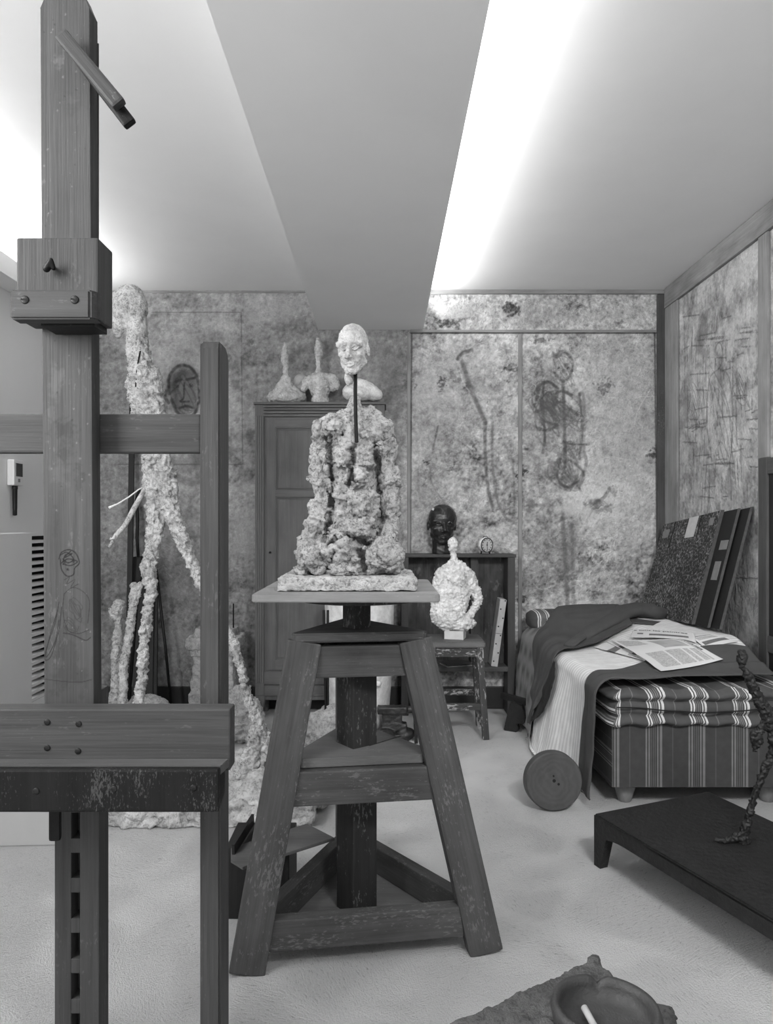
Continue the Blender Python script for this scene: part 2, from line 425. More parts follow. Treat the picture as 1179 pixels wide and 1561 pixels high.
# larger fields of worn plaster
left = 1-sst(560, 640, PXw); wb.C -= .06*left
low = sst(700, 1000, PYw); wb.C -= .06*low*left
def field(x, y, rx, ry, v, al, ro=.5): wb.spot((x, y), (rx/257., ry/257.), v, al, rough=ro)
field(950, 720, 110, 190, .43, .6); field(960, 610, 70, 110, .37, .5); field(905, 760, 60, 35, .56, .75); field(840, 650, 60, 120, .25, .4)
field(690, 560, 70, 60, .38, .6); field(680, 640, 60, 70, .33, .5); field(600, 560, 40, 55, .09, .6); field(610, 600, 30, 60, .10, .5)
field(660, 760, 55, 60, .27, .5); field(730, 880, 60, 30, .3, .5); field(845, 830, 60, 50, .2, .5); field(820, 890, 50, 35, .16, .5)
field(800, 480, 180, 22, .33, .45); field(690, 480, 30, 16, .38, .7); field(655, 600, 40, 30, .40, .6); field(780, 470, 12, 18, .08, .7, .9); field(680, 492, 26, 8, .07, .6, 1.0)
field(420, 470, 45, 26, .36, .5); field(300, 540, 60, 50, .31, .4); field(310, 690, 60, 26, .13, .7); field(260, 860, 70, 90, .16, .5); field(370, 820, 26, 50, .30, .6)
field(270, 975, 34, 26, .34, .7); field(375, 640, 16, 70, .14, .5, 1.0); field(220, 600, 50, 70, .24, .4); field(345, 975, 20, 34, .32, .5)
for k in range(60):
    x = RNG.uniform(620, 1000); y = RNG.uniform(450, 920); field(x, y, RNG.uniform(4, 16), RNG.uniform(4, 12), RNG.choice([.08, .5, .45, .12]), RNG.uniform(.3, .7), 1.0)
for k in range(40):
    x = RNG.uniform(150, 620); y = RNG.uniform(460, 1030); field(x, y, RNG.uniform(4, 22), RNG.uniform(4, 16), RNG.choice([.12, .38, .34]), RNG.uniform(.25, .55), 1.0)
for k in range(26):
    x = RNG.uniform(640, 1000); y = RNG.uniform(460, 920); L = RNG.uniform(15, 70); a = RNG.uniform(0, 6.3)
    wb.stroke([(x, y), (x+L*.5*math.cos(a)+RNG.normal()*6, y+L*.5*math.sin(a)+RNG.normal()*6), (x+L*math.cos(a+.3), y+L*math.sin(a+.3))], .005, .55, .5)
rt_ = sst(580, 680, PXw)
fine = wb.nz(70, 3, .7, 61); mid_ = wb.nz(17, 4, .7, 65)
wb.C = (wb.C-.35)*(.8+.75*rt_)+.34+.03*(1-rt_)*(1-sst(600, 900, PYw))+.0*rt_+.04*(1-rt_)*n1+(.025+.04*rt_)*fine+(.03+.05*rt_)*mid_
for f_, w_, z_ in ((11, .04, 71), (23, .05, 75)): wb.C += (.035+.085*rt_)*np.exp(-(wb.nz(f_, 4, .6, z_)/w_)**2)*sst(-.1, .5, wb.nz(3, 3, .5, z_+2))
pits = sst(.62, .8, wb.nz(55, 2, .6, 81)+.5*n1); wb.C -= .06*pits*rt_
wb.C = np.clip(wb.C, .05, .8)
def st(pts, w=2.2, v=.02, al=1.0, **k): wb.stroke(pts, w/257., v, al, **k)
# loose charcoal marks left on the plaster (plain gestures)
st([(698, 547), (706, 538), (719, 534)], 6, .03, .85); st([(705, 552), (718, 592), (734, 630), (741, 645)], 7, .05, .7); st([(740, 645), (740, 690), (744, 740), (752, 775)], 5, .06, .7)
st([(751, 650), (751, 700), (758, 760), (772, 790), (784, 795)], 4, .10, .6); st([(782, 700), (785, 760), (781, 790)], 3, .10, .5); st([(668, 650), (660, 685)], 3, .06, .6); st([(700, 672), (722, 690), (716, 700)], 2.5, .1, .5)
st([(655, 710), (660, 740), (680, 770)], 2.5, .1, .45)
st([(846, 560), (846, 545), (858, 535), (872, 545), (873, 565), (860, 582), (848, 570)], 4, .10, .6)
for p in ((852, 561), (866, 561), (873, 565), (846, 568)): wb.spot(p, .009, .03, .8)
st([(859, 580), (861, 650), (862, 712)], 5, .045, .75); st([(818, 610), (824, 590), (838, 583), (850, 596), (846, 620)], 5, .06, .7); st([(815, 618), (828, 640), (850, 648)], 4, .04, .7)
st([(828, 590), (830, 640), (832, 680)], 3.5, .06, .6); st([(864, 598), (880, 606), (889, 600), (892, 640), (890, 680), (894, 710), (878, 745)], 5, .09, .55); st([(870, 677), (898, 678)], 3, .04, .7)
st([(862, 690), (846, 712), (852, 736), (872, 742), (882, 715), (872, 690)], 5, .10, .55); st([(848, 600), (842, 636), (858, 640), (872, 620)], 3, .07, .6)
wb.scribble((838, 612), (16, 20), 5, .010, .06, .6, 3); wb.scribble((866, 715), (14, 24), 4, .010, .08, .5, 4); wb.scribble((872, 632), (14, 10), 3, .008, .06, .5, 5)
wb.scribble((852, 660), (26, 40), 3, .008, .12, .4, 6); wb.spot((838, 612), (.05, .06), .09, .5); wb.spot((866, 730), (.05, .06), .10, .5)
st([(842, 770), (850, 762), (858, 775), (856, 792), (842, 796), (838, 780)], 4, .10, .55); st([(858, 790), (862, 850), (866, 925)], 6, .06, .6); st([(872, 800), (874, 860), (874, 920)], 6, .10, .5)
st([(905, 768), (922, 758), (930, 745)], 5, .06, .6); st([(910, 780), (932, 770)], 4, .06, .6); wb.scribble((918, 772), (12, 8), 3, .01, .08, .5, 9); wb.spot((808, 770), (.05, .045), .09, .6)
for q in ([(815, 600), (822, 588), (836, 582), (852, 592)], [(818, 628), (832, 622), (846, 630)], [(815, 650), (835, 656), (850, 648)], [(845, 618), (856, 612), (870, 624), (884, 634)], [(830, 585), (826, 620), (831, 660), (828, 690)], [(884, 600), (888, 650), (884, 700)], [(855, 700), (850, 725), (862, 742), (880, 735)], [(850, 545), (862, 538), (872, 548)], [(846, 600), (858, 596), (872, 602)], [(868, 700), (890, 720), (884, 745)]):
    st(q, 4, .05, .7)
wb.scribble((832, 628), (18, 26), 6, .009, .05, .6, 51); wb.scribble((860, 725), (22, 20), 5, .010, .08, .5, 52); wb.scribble((858, 625), (24, 22), 5, .008, .07, .55, 53); wb.scribble((859, 560), (13, 20), 4, .007, .10, .5, 54)
wb.spot((845, 640), (.13, .17), .14, .45); wb.spot((865, 850), (.07, .22), .14, .5, rough=.9); wb.spot((880, 775), (.16, .05), .60, .7, rough=.4); wb.spot((905, 768), (.05, .03), .08, .6, rough=.9)
# painted head low on the left of the wall: dark ground, loose outline
wb.spot((279, 592), (.115, .19), .03, .95, rough=.12); wb.spot((283, 598), (.076, .135), .16, .9, rough=.2)
st([(258, 600), (258, 575), (272, 558), (290, 560), (302, 580), (303, 615), (292, 634), (272, 630), (262, 610)], 5, .02, .85)
st([(268, 582), (276, 579)], 4, .02, .85); st([(284, 579), (297, 576)], 4, .02, .85); st([(281, 584), (280, 606), (275, 612), (288, 612)], 3, .02, .8)
wb.spot((271, 589), .012, .02, .7); wb.spot((291, 588), .014, .02, .7); st([(274, 622), (284, 619), (294, 622)], 4, .02, .8); st([(256, 590), (252, 604), (257, 614)], 5, .02, .8)
wb.scribble((282, 600), (16, 26), 3, .008, .03, .5, 12)
st([(232, 476), (368, 476), (370, 700), (371, 708), (180, 708)], 1.6, .06, .6, curve=False, dry=.2); st([(366, 500), (366, 700)], 1.5, .33, .4, curve=False)
st([(262, 700), (262, 724), (300, 735), (300, 690)], 12, .09, .5)
for k in range(30): x = RNG.uniform(360, 388); y = RNG.uniform(470, 700); wb.spot((x, y), RNG.uniform(.01, .04), RNG.choice([.08, .36]), .4)
# panel joints
st([(625, 508), (1002, 508)], 2.0, .035, .85, curve=False, dry=.1); st([(628, 508), (626, 845)], 2.0, .035, .8, curve=False, dry=.1); st([(999, 508), (1003, 900)], 2.4, .035, .8, curve=False, dry=.1)
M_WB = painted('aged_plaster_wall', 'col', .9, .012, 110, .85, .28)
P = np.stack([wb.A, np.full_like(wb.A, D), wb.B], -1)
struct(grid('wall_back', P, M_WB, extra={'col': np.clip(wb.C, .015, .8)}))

yr = np.concatenate([np.arange(FRONT, 2.7, .08), np.arange(2.7, D+.004, .0048)])
wr = Paint(yr, np.arange(0, CEIL+.004, .005), lambda px, py: (XR*F/(px-VX), H-(py-VY)*(XR/(px-VX))))
m1 = wr.nz(2.4, 5, .6, 41); m2 = wr.nz(10, 5, .65, 45); m3 = wr.nz(40, 3, .6, 49); m4 = wr.nz(26, 3, .6, 52, 1.6, .35)
wr.C = .40+.13*m1+.15*m2+.10*m3+.06*m4
wr.C += .12*np.exp(-(wr.nz(6, 4, .6, 57)/.03)**2)*sst(0, .4, m1)
def sr(pts, w=.006, v=.04, al=.8, **k): wr.stroke(pts, w, v, al, **k)
wr.spot((1072, 520), (.13, .16), .12, .6); wr.spot((1045, 600), (.12, .22), .14, .5); wr.spot((1098, 570), (.05, .1), .12, .5)
for k in range(95):
    x = RNG.uniform(1040, 1150); y = RNG.uniform(480, 760)
    if k % 2: sr([(x, y), (x+RNG.uniform(8, 30), y+RNG.uniform(-6, 3))], .006, .05, .7)
    else: sr([(x, y), (x+RNG.uniform(-4, 4), y+RNG.uniform(20, 70))], .008, .06, .55)
sr([(1092, 555), (1090, 535), (1097, 522), (1102, 535), (1100, 555), (1096, 562)], .008, .05, .6); sr([(1096, 562), (1082, 580), (1078, 640), (1086, 700)], .01, .06, .55)
sr([(1096, 562), (1112, 576), (1118, 640), (1112, 720)], .01, .06, .5)
wr.scribble((1098, 640), (16, 60), 4, .007, .07, .45, 21); wr.scribble((1130, 590), (10, 24), 4, .006, .06, .5, 22); wr.scribble((1060, 620), (9, 30), 4, .006, .07, .45, 23)
for k in range(30): wr.spot((RNG.uniform(1030, 1155), RNG.uniform(380, 850)), RNG.uniform(.02, .07), RNG.choice([.62, .55, .15]), .5, rough=.9)
for x, y in ((1040, 700), (1060, 745), (1140, 690), (1125, 560), (1050, 560)): wr.spot((x, y), .05, .5, .4)
sr([(1036, 448), (1142, 373)], .008, .04, .75, curve=False, dry=.1); sr([(1036, 448), (1037, 800)], .006, .05, .6, curve=False, dry=.2); sr([(1158, 352), (1162, 880)], .010, .05, .6, curve=False, dry=.2); sr([(1112, 880), (1162, 882)], .006, .05, .7, curve=False)
P = np.stack([np.full_like(wr.A, XR), wr.A, wr.B], -1)
struct(grid('wall_right', P, M_WB, extra={'col': np.clip(wr.C, .03, .75)}))

M_WHITE = plain('white_paint', .78, .8, .05, 3, .05)
M_CEIL = plain('ceiling_paint', .80, .85, .04, 4, .08, bsc=6)
# floor: pale brushed screed
t = NT('pale_screed'); g = t.attr('gco').outputs['Vector']
# brush strokes turning in broad sweeps
def stroke_dir(ang, off):
    r = t.n('ShaderNodeVectorRotate', rotation_type='Z_AXIS'); t.link(g, r.inputs['Vector']); r.inputs['Angle'].default_value = ang
    return t.noise(t.mapv(r.outputs[0], (1, 4.2, 1)), 40+off, 7, .72, .35)
k1 = t.ramp(t.noise(g, 2.1, 2, .5), [(.44, 0), (.56, 1)]); k2 = t.ramp(t.noise(g, 1.6, 2, .5, 1.0), [(.46, 0), (.58, 1)])
a = t.mix(k2, t.mix(k1, stroke_dir(.35, 0), stroke_dir(1.25, 4)), stroke_dir(-.6, 8)); b = t.noise(g, 3, 4, .6); c = t.noise(g, 230, 3, .6)
mk = t.ramp(a, [(.36, 1), (.42, 0)])
s = t.math('MULTIPLY', t.math('ADD', .84, t.math('MULTIPLY', b, .32)), .84)
s = t.mix(t.math('MULTIPLY', mk, .5), s, .25)
hh = t.math('ADD', a, t.math('MULTIPLY', c, .5))
M_FLOOR = t.done(s, .8, hh, 1.0, .022)
def quad(name, pts, mat): 
    mb = MB(); mb.add(pts, [(0, 1, 2, 3)]); return mb.build(name, mat)
struct(quad('floor', [(-2.6, FRONT, 0), (2.2, FRONT, 0), (2.2, D+.1, 0), (-2.6, D+.1, 0)], M_FLOOR))
struct(quad('ceiling', [(-2.6, FRONT, CEIL), (2.2, FRONT, CEIL), (2.2, D+.1, CEIL), (-2.6, D+.1, CEIL)], M_CEIL))
# left wall: white panels with a column of cut ventilation slots
mb = MB(); s0, s1 = 3.60, 3.78; zt = 1.052; step = .0365; n = 24
y0 = FRONT
mb.add([(XL, y0, zt), (XL, D+.1, zt), (XL, D+.1, CEIL), (XL, y0, CEIL)], [(0, 1, 2, 3)])
mb.add([(XL, y0, 0), (XL, s0, 0), (XL, s0, zt-.004), (XL, y0, zt-.004)], [(0, 1, 2, 3)])
mb.add([(XL, s1, 0), (XL, D+.1, 0), (XL, D+.1, zt-.004), (XL, s1, zt-.004)], [(0, 1, 2, 3)])
mb.add([(XL-.012, y0, zt-.006), (XL-.012, D+.1, zt-.006), (XL-.012, D+.1, zt+.002), (XL-.012, y0, zt+.002)], [(0, 1, 2, 3)])
z = zt-.004
for k in range(n):
    zb = z-step*.42; mb.add([(XL, s0, zb), (XL, s1, zb), (XL, s1, z), (XL, s0, z)], [(0, 1, 2, 3)])
    mb.span((XL-.05, s0, z-.001), (XL, s1, z), 0); z -= step
mb.add([(XL, s0, 0), (XL, s1, 0), (XL, s1, z+step*.55), (XL, s0, z+step*.55)], [(0, 1, 2, 3)])
M_DARK = plain('dark_void', .012, .9, .1, 10, 0)
wl = mb.build('wall_left', M_WHITE); struct(wl)
mb = MB(); mb.span((XL-.10, s0-.03, .05), (XL-.055, s1+.4, zt+.05), 0); o = mb.build('vent_cavity', M_DARK, wl)
# ceiling beam and the cove along the left wall
mb = MB(); mb.span((-.388, FRONT, 2.243), (.233, D-.001, CEIL-.001), 0); struct(mb.build('beam', M_CEIL))
mb = MB(); mb.span((XL+.001, FRONT, 2.195), (-1.6792, D-.002, 2.207), 0); mb.span((-1.679, FRONT, 2.195), (-1.667, D-.002, 2.285), 0); struct(mb.build('trim_left', M_WHITE))
# wooden trims on the plaster
M_TRIM = wood('aged_trim', .24, .5, .3, .75, .5, .4); M_TRIMD = wood('dark_trim', .07, .6, .35, .7, .5, .22, thr=.62)
def wbx(px0, py0, px1, py1, th, name, mat, gax=2):
    a = W(px0, py0, D); b = W(px1, py1, D)
    mb = MB(); mb.span((min(a.x, b.x), D-th, min(a.z, b.z)), (max(a.x, b.x), D-.0005, max(a.z, b.z)), .003, gax); return struct(mb.build(name, mat))
wbx(646, 441, 1013, 449, .018, 'trim_1', M_TRIM, 0); wbx(1001, 450, 1013, 1079, .022, 'trim_2', M_TRIMD); wbx(790, 510, 796, 1045, .010, 'trim_3', M_TRIM)
wbx(625, 503, 1001, 507, .008, 'trim_4', M_TRIM, 0); wbx(150, 444, 470, 447, .006, 'trim_5', M_TRIM, 0); wbx(621, 508, 626, 1045, .006, 'trim_6', M_TRIM)
wbx(108, 1046, 1012, 1079, .02, 'baseboard_back', plain('black_baseboard', .022, .5, .3, 12), 0)
mb = MB(); mb.span((XR-.02, 0, 2.36), (XR-.0005, D-.03, 2.474), .003, 1); struct(mb.build('trim_7', M_TRIM))
mb = MB(); mb.span((XR-.014, 4.02, 0), (XR-.0005, D-.025, 2.36), .003); struct(mb.build('trim_8', M_TRIM))
mb = MB(); mb.span((XR-.014, 3.07, 0), (XR-.0005, 3.15, 2.36), .003); struct(mb.build('trim_9', M_TRIM))

# low white plinth at the left
mb = MB(); mb.prism([(-1.775, 2.39), (-1.115, 2.425), (-1.155, 3.05), (-1.775, 3.05)], .24, Matrix(), .004)
tag(mb.build('plinth', plain('grey_white_paint', .42, .8, .1, 6, .1)), 'low white painted plinth on the floor behind the easel tray, far left', 'plinth')
# thermometer
t_ = thing('climate_sensor', W(17, 720, 3.4), 'small white digital climate sensor box with black probe on the left wall', 'sensor')
ctr = W(19, 720, 3.37); zc = ctr.z
mb = MB(); mb.span((XL+.001, 3.36, zc-.062), (XL+.035, 3.45, zc+.062), .006); mb.build('housing', plain('white_plastic', .75, .4, .03, 5, 0), t_)
mb = MB(); mb.span((XL+.034, 3.375, zc-.018), (XL+.037, 3.437, zc+.045), .001); mb.build('display', plain('display_glass', .03, .15, .1, 5, 0), t_)
mb = MB(); mb.span((XL+.034, 3.395, zc-.045), (XL+.038, 3.412, zc-.028), .001); mb.build('button', plain('grey_button', .2, .4, .1, 5, 0), t_)
mb = MB(); mb.lathe((XL+.018, 3.40, zc-.205), [(.003, 0), (.010, .002), (.010, .03), (.0105, .035), (.0115, .125), (.013, .128), (.013, .144)], 16); mb.build('probe', plain('black_probe', .012, .4, .1, 5, 0), t_, True)
# ------------------------------------------------------------------ easel, close at the left
M_EAS = wood('easel_oak', .060, .7, .10, .55, .22, .4, thr=.66, spsc=170)
M_EASM = wood('easel_oak_mast', .068, .7, .10, .55, .22, .4, tint=True, thr=.67, spsc=170)
M_EASD = wood('easel_dark_ledge', .010, .6, .36, .5, .6, .16, spsc=420, thr=.635)
M_IRON = plain('black_iron', .015, .45, .3, 40, .2, .6)
E0 = 1.2
ea = thing('easel', (-.505, 1.25, 0), 'tall studio easel of worn oak with crank post and screwed ledge, foreground left', 'easel')
def ex(px, d=E0): return (px-VX)*d/F
def ez(py, d=E0): return H-(py-VY)*d/F
# mast: front face painted per vertex with old smears and pencil
ma = Paint(np.linspace(-.0415, .0415, 90), np.linspace(ez(1120), 2.03, 1060), lambda px, py: (ex(px)-ex(102.5+(py-560)*.006), ez(py)))
ma.C[:] = 1+.10*ma.nz(7, 4, .6, 3)
ma.spot((85, 580), (.014, .036), 1.9, .55, rough=.5); ma.spot((78, 630), (.008, .02), 1.7, .5); ma.spot((100, 655), (.022, .022), .5, .6, rough=.7); ma.spot((100, 690), (.014, .022), .6, .5)
ma.spot((92, 722), (.020, .022), 1.5, .5); ma.spot((120, 735), (.008, .03), .5, .5, rough=.9); ma.spot((90, 92), (.009, .013), 2.2, .5); ma.spot((112, 155), (.014, .010), 1.7, .5); ma.spot((110, 160), (.02, .02), .6, .35); ma.spot((85, 800), (.006, .03), .7, .5)
ma.spot((108, 1010), (.03, .05), .6, .5, rough=.9); ma.spot((110, 960), (.03, .03), .75, .4, rough=.9)
for k in range(90): ma.spot((RNG.uniform(60, 142), RNG.uniform(0, 1075)), RNG.uniform(.0006, .0024), RNG.choice([2.6, 2.2, .5]), .7)
def pen(pts, w=.0019, v=.07, al=.95): ma.stroke(pts, w, v, al, dry=.25)
pen([(90, 852), (94, 842), (106, 838), (116, 844), (121, 858), (114, 866), (112, 876), (102, 878), (94, 868), (92, 852)]); pen([(94, 858), (104, 852), (118, 856), (108, 862), (96, 860)])
pen([(96, 856), (100, 846), (110, 844), (98, 850), (108, 840)]); ma.spot((98, 858), .003, .15, .8); ma.spot((112, 856), .003, .15, .8); ma.spot((103, 868), .0028, .12, .9); pen([(92, 846), (102, 842), (112, 852), (104, 858), (96, 852)])
pen([(98, 884), (106, 880), (102, 890), (114, 884), (108, 896), (120, 890)], .0011, .3); pen([(98, 905), (110, 896), (124, 900), (136, 915), (134, 950)], .0012, .35); pen([(98, 905), (96, 930), (102, 958), (118, 966), (136, 960)], .0012, .3)
pen([(90, 918), (84, 950), (72, 985), (68, 1005), (78, 1000), (90, 960), (94, 925)], .0014, .25); pen([(88, 930), (76, 970), (70, 1002), (84, 978), (90, 945)], .0014, .25); pen([(97, 965), (112, 968), (130, 976), (138, 972)], .0016, .2)
ma.scribble((116, 928), (9, 14), 4, .0012, .3, .6, 31); ma.scribble((108, 955), (10, 10), 3, .0012, .3, .6, 32); pen([(66, 1035), (90, 1038), (120, 1040), (140, 1036)], .0012, .35)
wob = -.006*(ma.B-1.35)                                              # slight lean
P = np.stack([ex(102.5)+ma.A+wob, np.full_like(ma.A, E0), ma.B], -1)
# corners of the head are cut off
cut = np.clip(np.abs(ma.A)-.030, 0, .1); P[..., 2] = np.where(ma.B > 1.85, np.minimum(P[..., 2], 1.995-cut*2.4), P[..., 2])
back = P.copy(); back[..., 1] += .033
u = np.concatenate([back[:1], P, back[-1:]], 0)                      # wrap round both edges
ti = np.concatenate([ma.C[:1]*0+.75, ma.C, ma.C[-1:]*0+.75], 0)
u = np.concatenate([u, (u[:, -1:]*[1, 0, 1]+[0, E0+.033, 0])], 1); ti = np.concatenate([ti, ti[:, -1:]], 1)
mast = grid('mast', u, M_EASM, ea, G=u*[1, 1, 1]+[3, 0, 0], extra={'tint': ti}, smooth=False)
mb = MB(); mb.span((ex(102.5)-.040, E0+.032, ez(1120)), (ex(102.5)+.040, E0+.034, 1.93), 0); mb.build('mast_back', M_EAS, ea)
# lower crank post with notches
mb = MB(); xl, xr = ex(83, 1.27), ex(151, 1.27); xa, xb = ex(108.5, 1.27), ex(121.5, 1.27)
ztop = .80; mb.span((xl, 1.27, .03), (xa, 1.315, ztop), .002); mb.span((xb, 1.27, .03), (xr, 1.315, ztop), .002); mb.span((xa-.002, 1.300, .03), (xb+.002, 1.315, ztop), 0)
nz = [ez(v, 1.27) for v in (1217, 1278.5, 1339, 1400.5, 1462, 1523.5, 1585)]
zz = [(nz[k]-.0, nz[k+1]) for k in range(6)]
for k in range(len(nz)): 
    zlo = nz[k]-.026; 
    mb.span((xa-.001, 1.2705, zlo), (xb+.001, 1.302, nz[k]), .0015)
mb.span((xa-.001, 1.2705, .03), (xb+.001, 1.302, nz[-1]-.06), .001); mb.span((xa-.001, 1.2705, nz[0]), (xb+.001, 1.302, ztop), .001)
mb.build('notched_post', M_EAS, ea)
mb = MB(); mb.box((ex(80, 1.18), 1.19, ez(1254, 1.19)), (.019, .012, .06), None, .005); mb.build('pawl', M_IRON, ea)
# uprights
for x0, x1 in ((ex(304, 1.22), ex(336, 1.22)), (-.795, -.759)):
    mb = MB(); bm = bmesh.new()
    prof = [(1.222, .035), (1.222, 1.404), (1.226, 1.413), (1.262, 1.413), (1.281, 1.404), (1.289, 1.385), (1.290, .035)]
    mb.prism([(p[0], p[1]) for p in prof], x1-x0, Matrix(((0, 0, 1, x0), (1, 0, 0, 0), (0, 1, 0, 0), (0, 0, 0, 1))), .004); mb.g[-1] = mb.g[-1][:, [0, 2, 1]]
    mb.build('upright', M_EAS, ea)
for x in (-.777, -.269): 
    mb = MB(); mb.span((x-.03, .85, 0), (x+.03, 1.44, .045), .006, 1); mb.build('foot', M_EAS, ea)
mb = MB(); mb.span((-.76, 1.325, .045), (-.285, 1.365, .095), .004, 0); mb.build('base_rail', M_EAS, ea)
mb = MB(); mb.span((-.78, 1.236, ez(690, 1.236)), (ex(306, 1.236), 1.262, ez(631, 1.236)), .003, 0); mb.build('cross_rail', M_EAS, ea)
# lower board and ledge
yb = 1.162; mb = MB(); mb.span((-.80, yb, ez(1175, yb)), (ex(351, yb), yb+.038, ez(1081, yb)), .003, 0); lb = mb.build('lower_rail', M_EAS, ea)
zt = ez(1156, yb); yf = F*(H-zt)/(1173-VY); hz = 66*yf/F
mb = MB(); mb.span((-.80, yf, zt-hz), (ex(333, yf), yf+.016, zt), .004, 2); lg = mb.build('ledge_front', M_EASD, ea)
M_EAST = wood('ledge_top', .09, .4, .4, .55, .4, .4, thr=.68)
mb = MB(); x1 = ex(333, yf); x2 = ex(350, yb)
mb.prism([(-.80, yf+.0155), (x1, yf+.0155), (x2, yb-.001), (-.80, yb-.001)], .014, Matrix.Translation((0, 0, zt-.014)), .001, True); mb.build('ledge_shelf', M_EAST, ea)
mb = MB(); mb.prism([(yf+.016, zt-hz+.004), (yb, zt-.055), (yb, zt-.014), (yf+.016, zt-.014)], .012, Matrix(((0, 0, 1, x1-.013), (1, 0, 0, 0), (0, 1, 0, 0), (0, 0, 0, 1))), .001); mb.build('ledge_bracket', M_EASD, ea)
def screw(px, py, d, par, r=.0052, ang=.3):
    c = W(px, py, d); m = MB(); R = Matrix.Rotation(math.pi/2, 3, 'X')
    m.lathe(c, [(r, -.002), (r, .0008), (r*.8, .0014)], 16, R)
    o = m.build('screw', plain_screw, par, True)
    m = MB(); m.box(c+Vector((0, -.0013, 0)), (r*1.75, .001, r*.42), Matrix.Rotation(ang, 3, 'Y'), 0); m.build('slot', M_DARK, o)
plain_screw = plain('screw_steel', .03, .45, .2, 60, .1, .7)
for q in ((72, 1101, 0), (120, 1103.5, .5), (72, 1140, .2), (119, 1145, -.2)): screw(q[0], q[1], yb, ea, .0052, q[2])
for q in ((55, 1206), (174, 1203), (295, 1201)): screw(q[0], q[1], yf, ea, .0052, .2)
# sliding head clamp
yc = 1.135; mb = MB(); mb.span((ex(25, yc), yc, ez(486, yc)), (ex(149.5, yc), yc+.062, ez(362, yc)), .003); mb.build('clamp_block', M_EAS, ea)
yl = 1.105; mb = MB(); mb.prism([(ex(15, yl), yl), (ex(137, yl), yl), (ex(146, yl), yl+.012), (ex(146, yl), yc-.0005), (ex(15, yl), yc-.0005)], 45*yl/F, Matrix.Translation((0, 0, ez(486, yl))), .003, True); mb.build('clamp_lip', M_EAS, ea)
for q in ((38, 457, .1), (114, 457, .2)): screw(q[0], q[1], yl, ea, .0065, q[2])
mb = MB(); mb.span((ex(60, yc), yc+.005, ez(492, yc)-.004), (ex(142, yc), yc+.058, ez(486, yc)), .001, 0); mb.build('clamp_pad', M_EASD, ea)
c = W(82, 409, yc); b = Blob(); b.cap((c.x-.006, c.y-.012, c.z-.005, .006), (c.x+.003, c.y-.016, c.z+.007, .004), (c.x+.005, c.y-.012, c.z-.004, .004)); b.cap((c.x, c.y+.004, c.z, .003), (c.x, c.y-.01, c.z, .003))
b.build('thumb_screw', M_IRON, ea, .0015, 3)
# pivoting lever near the top of the mast
a = W(99, 60, 1.175); b_ = W(182, 160, 1.16); dr = (b_-a).normalized()
mb = MB(); mb.bar(a-dr*.010, b_+dr*.002, .024, .016, (.78, 0, .62), .005); lv = mb.build('lever', wood('lever_wood', .055, .4, .25, .5, .4, .4), ea)
mb = MB(); mb.bar(a+dr*.03+Vector((0, .018, 0)), W(199, 190, 1.178), .022, .014, (.78, 0, .62), .004); mb.build('lever_bar', M_EASD, ea)
mb = MB(); mb.tube([a+dr*.02+Vector((0, -.004, 0)), a+dr*.02+Vector((0, .05, 0))], .004, 10); mb.build('pivot_pin', M_IRON, ea)

# ------------------------------------------------------------------ sculptor's turntable stand
M_ST = wood('stand_wood', .062, .6, .35, .6, .6, .22, thr=.62, spsc=190)
M_STD = wood('stand_dark', .030, .5, .45, .6, .5, .25, thr=.58, spsc=150)
M_STT = wood('stand_dusty_boards', .11, .3, .35, .75, .4, .3, thr=.66)
M_TOP = wood('stand_table_top', .24, .25, .25, .7, .4, .5, thr=.66)
Lf, Rf, Bf = Vector((-.335, 1.747, 0)), Vector((.260, 1.833, 0)), Vector((-.11, 2.300, 0))
Lt, Rt, Bt = Vector((-.207, 1.860, .79)), Vector((.080, 1.895, .79)), Vector((-.098, 2.12, .79))
sd = thing('sculpture_stand', (-.06, 1.96, 0), 'three-legged paint-flecked wooden sculptor stand carrying the large plaster bust', 'sculpture stand')
C0 = Vector((-.062, 1.957, 0)); fx = (Rf-Lf).normalized()
def ext(a, b, t): return a+(b-a)*t
def leg(a, b, ref):
    mb = MB(); mb.bar(a, b, .088, .052, ref, .005); return mb.build('leg', M_ST, sd)
leg(Lf, Lt, fx); leg(Rf, Rt, fx); leg(Bf, Bt, fx)
def at(z, a, b): return ext(a, b, z/.79)
def rail(a, b, w, h, mat, name='rail', inset=.0, bev=.004):
    d = (b-a).normalized(); mb = MB(); mb.box((a+b)/2, ((b-a).length-2*inset, w, h), Matrix((d, Vector((0, 0, 1)).cross(d), (0, 0, 1))).transposed(), bev, 2, 0); return mb.build(name, mat, sd)
for p, q in (((Lf, Lt), (Rf, Rt)), ((Lf, Lt), (Bf, Bt)), ((Rf, Rt), (Bf, Bt))):
    rail(at(.082, *p), at(.082, *q), .036, .078, M_ST, 'floor_rail', .038)
    rail(at(.425, *p), at(.425, *q), .030, .088, M_ST, 'middle_rail', .032)
    rail(at(.738, *p), at(.738, *q), .030, .082, M_ST, 'top_rail', .034)
def tri(z, grow, th, name, mat, bev=.004, cut=.02):
    P = [at(z, Lf, Lt), at(z, Rf, Rt), at(z, Bf, Bt)]; c = sum(P, Vector())/3; out = []
    P = [c+(p-c)*grow for p in P]
    for k in range(3):
        a, b, d = P[k-1], P[k], P[(k+1) % 3]; out += [b+(a-b).normalized()*cut, b+(d-b).normalized()*cut]
    mb = MB(); mb.prism([(p.x, p.y) for p in out], th, Matrix.Translation((0, 0, z)), bev, True); return mb.build(name, mat, sd)
tri(.79, 1.32, .024, 'top_board', M_ST, .004, .02); tri(.471, 1.0, .024, 'middle_shelf', M_STT, .002, .05); tri(.030, .93, .012, 'floor_board', M_STT, .002, .04)
mb = MB(); a = W(563, 1161, 1.93); b = W(612, 1128, 2.02)
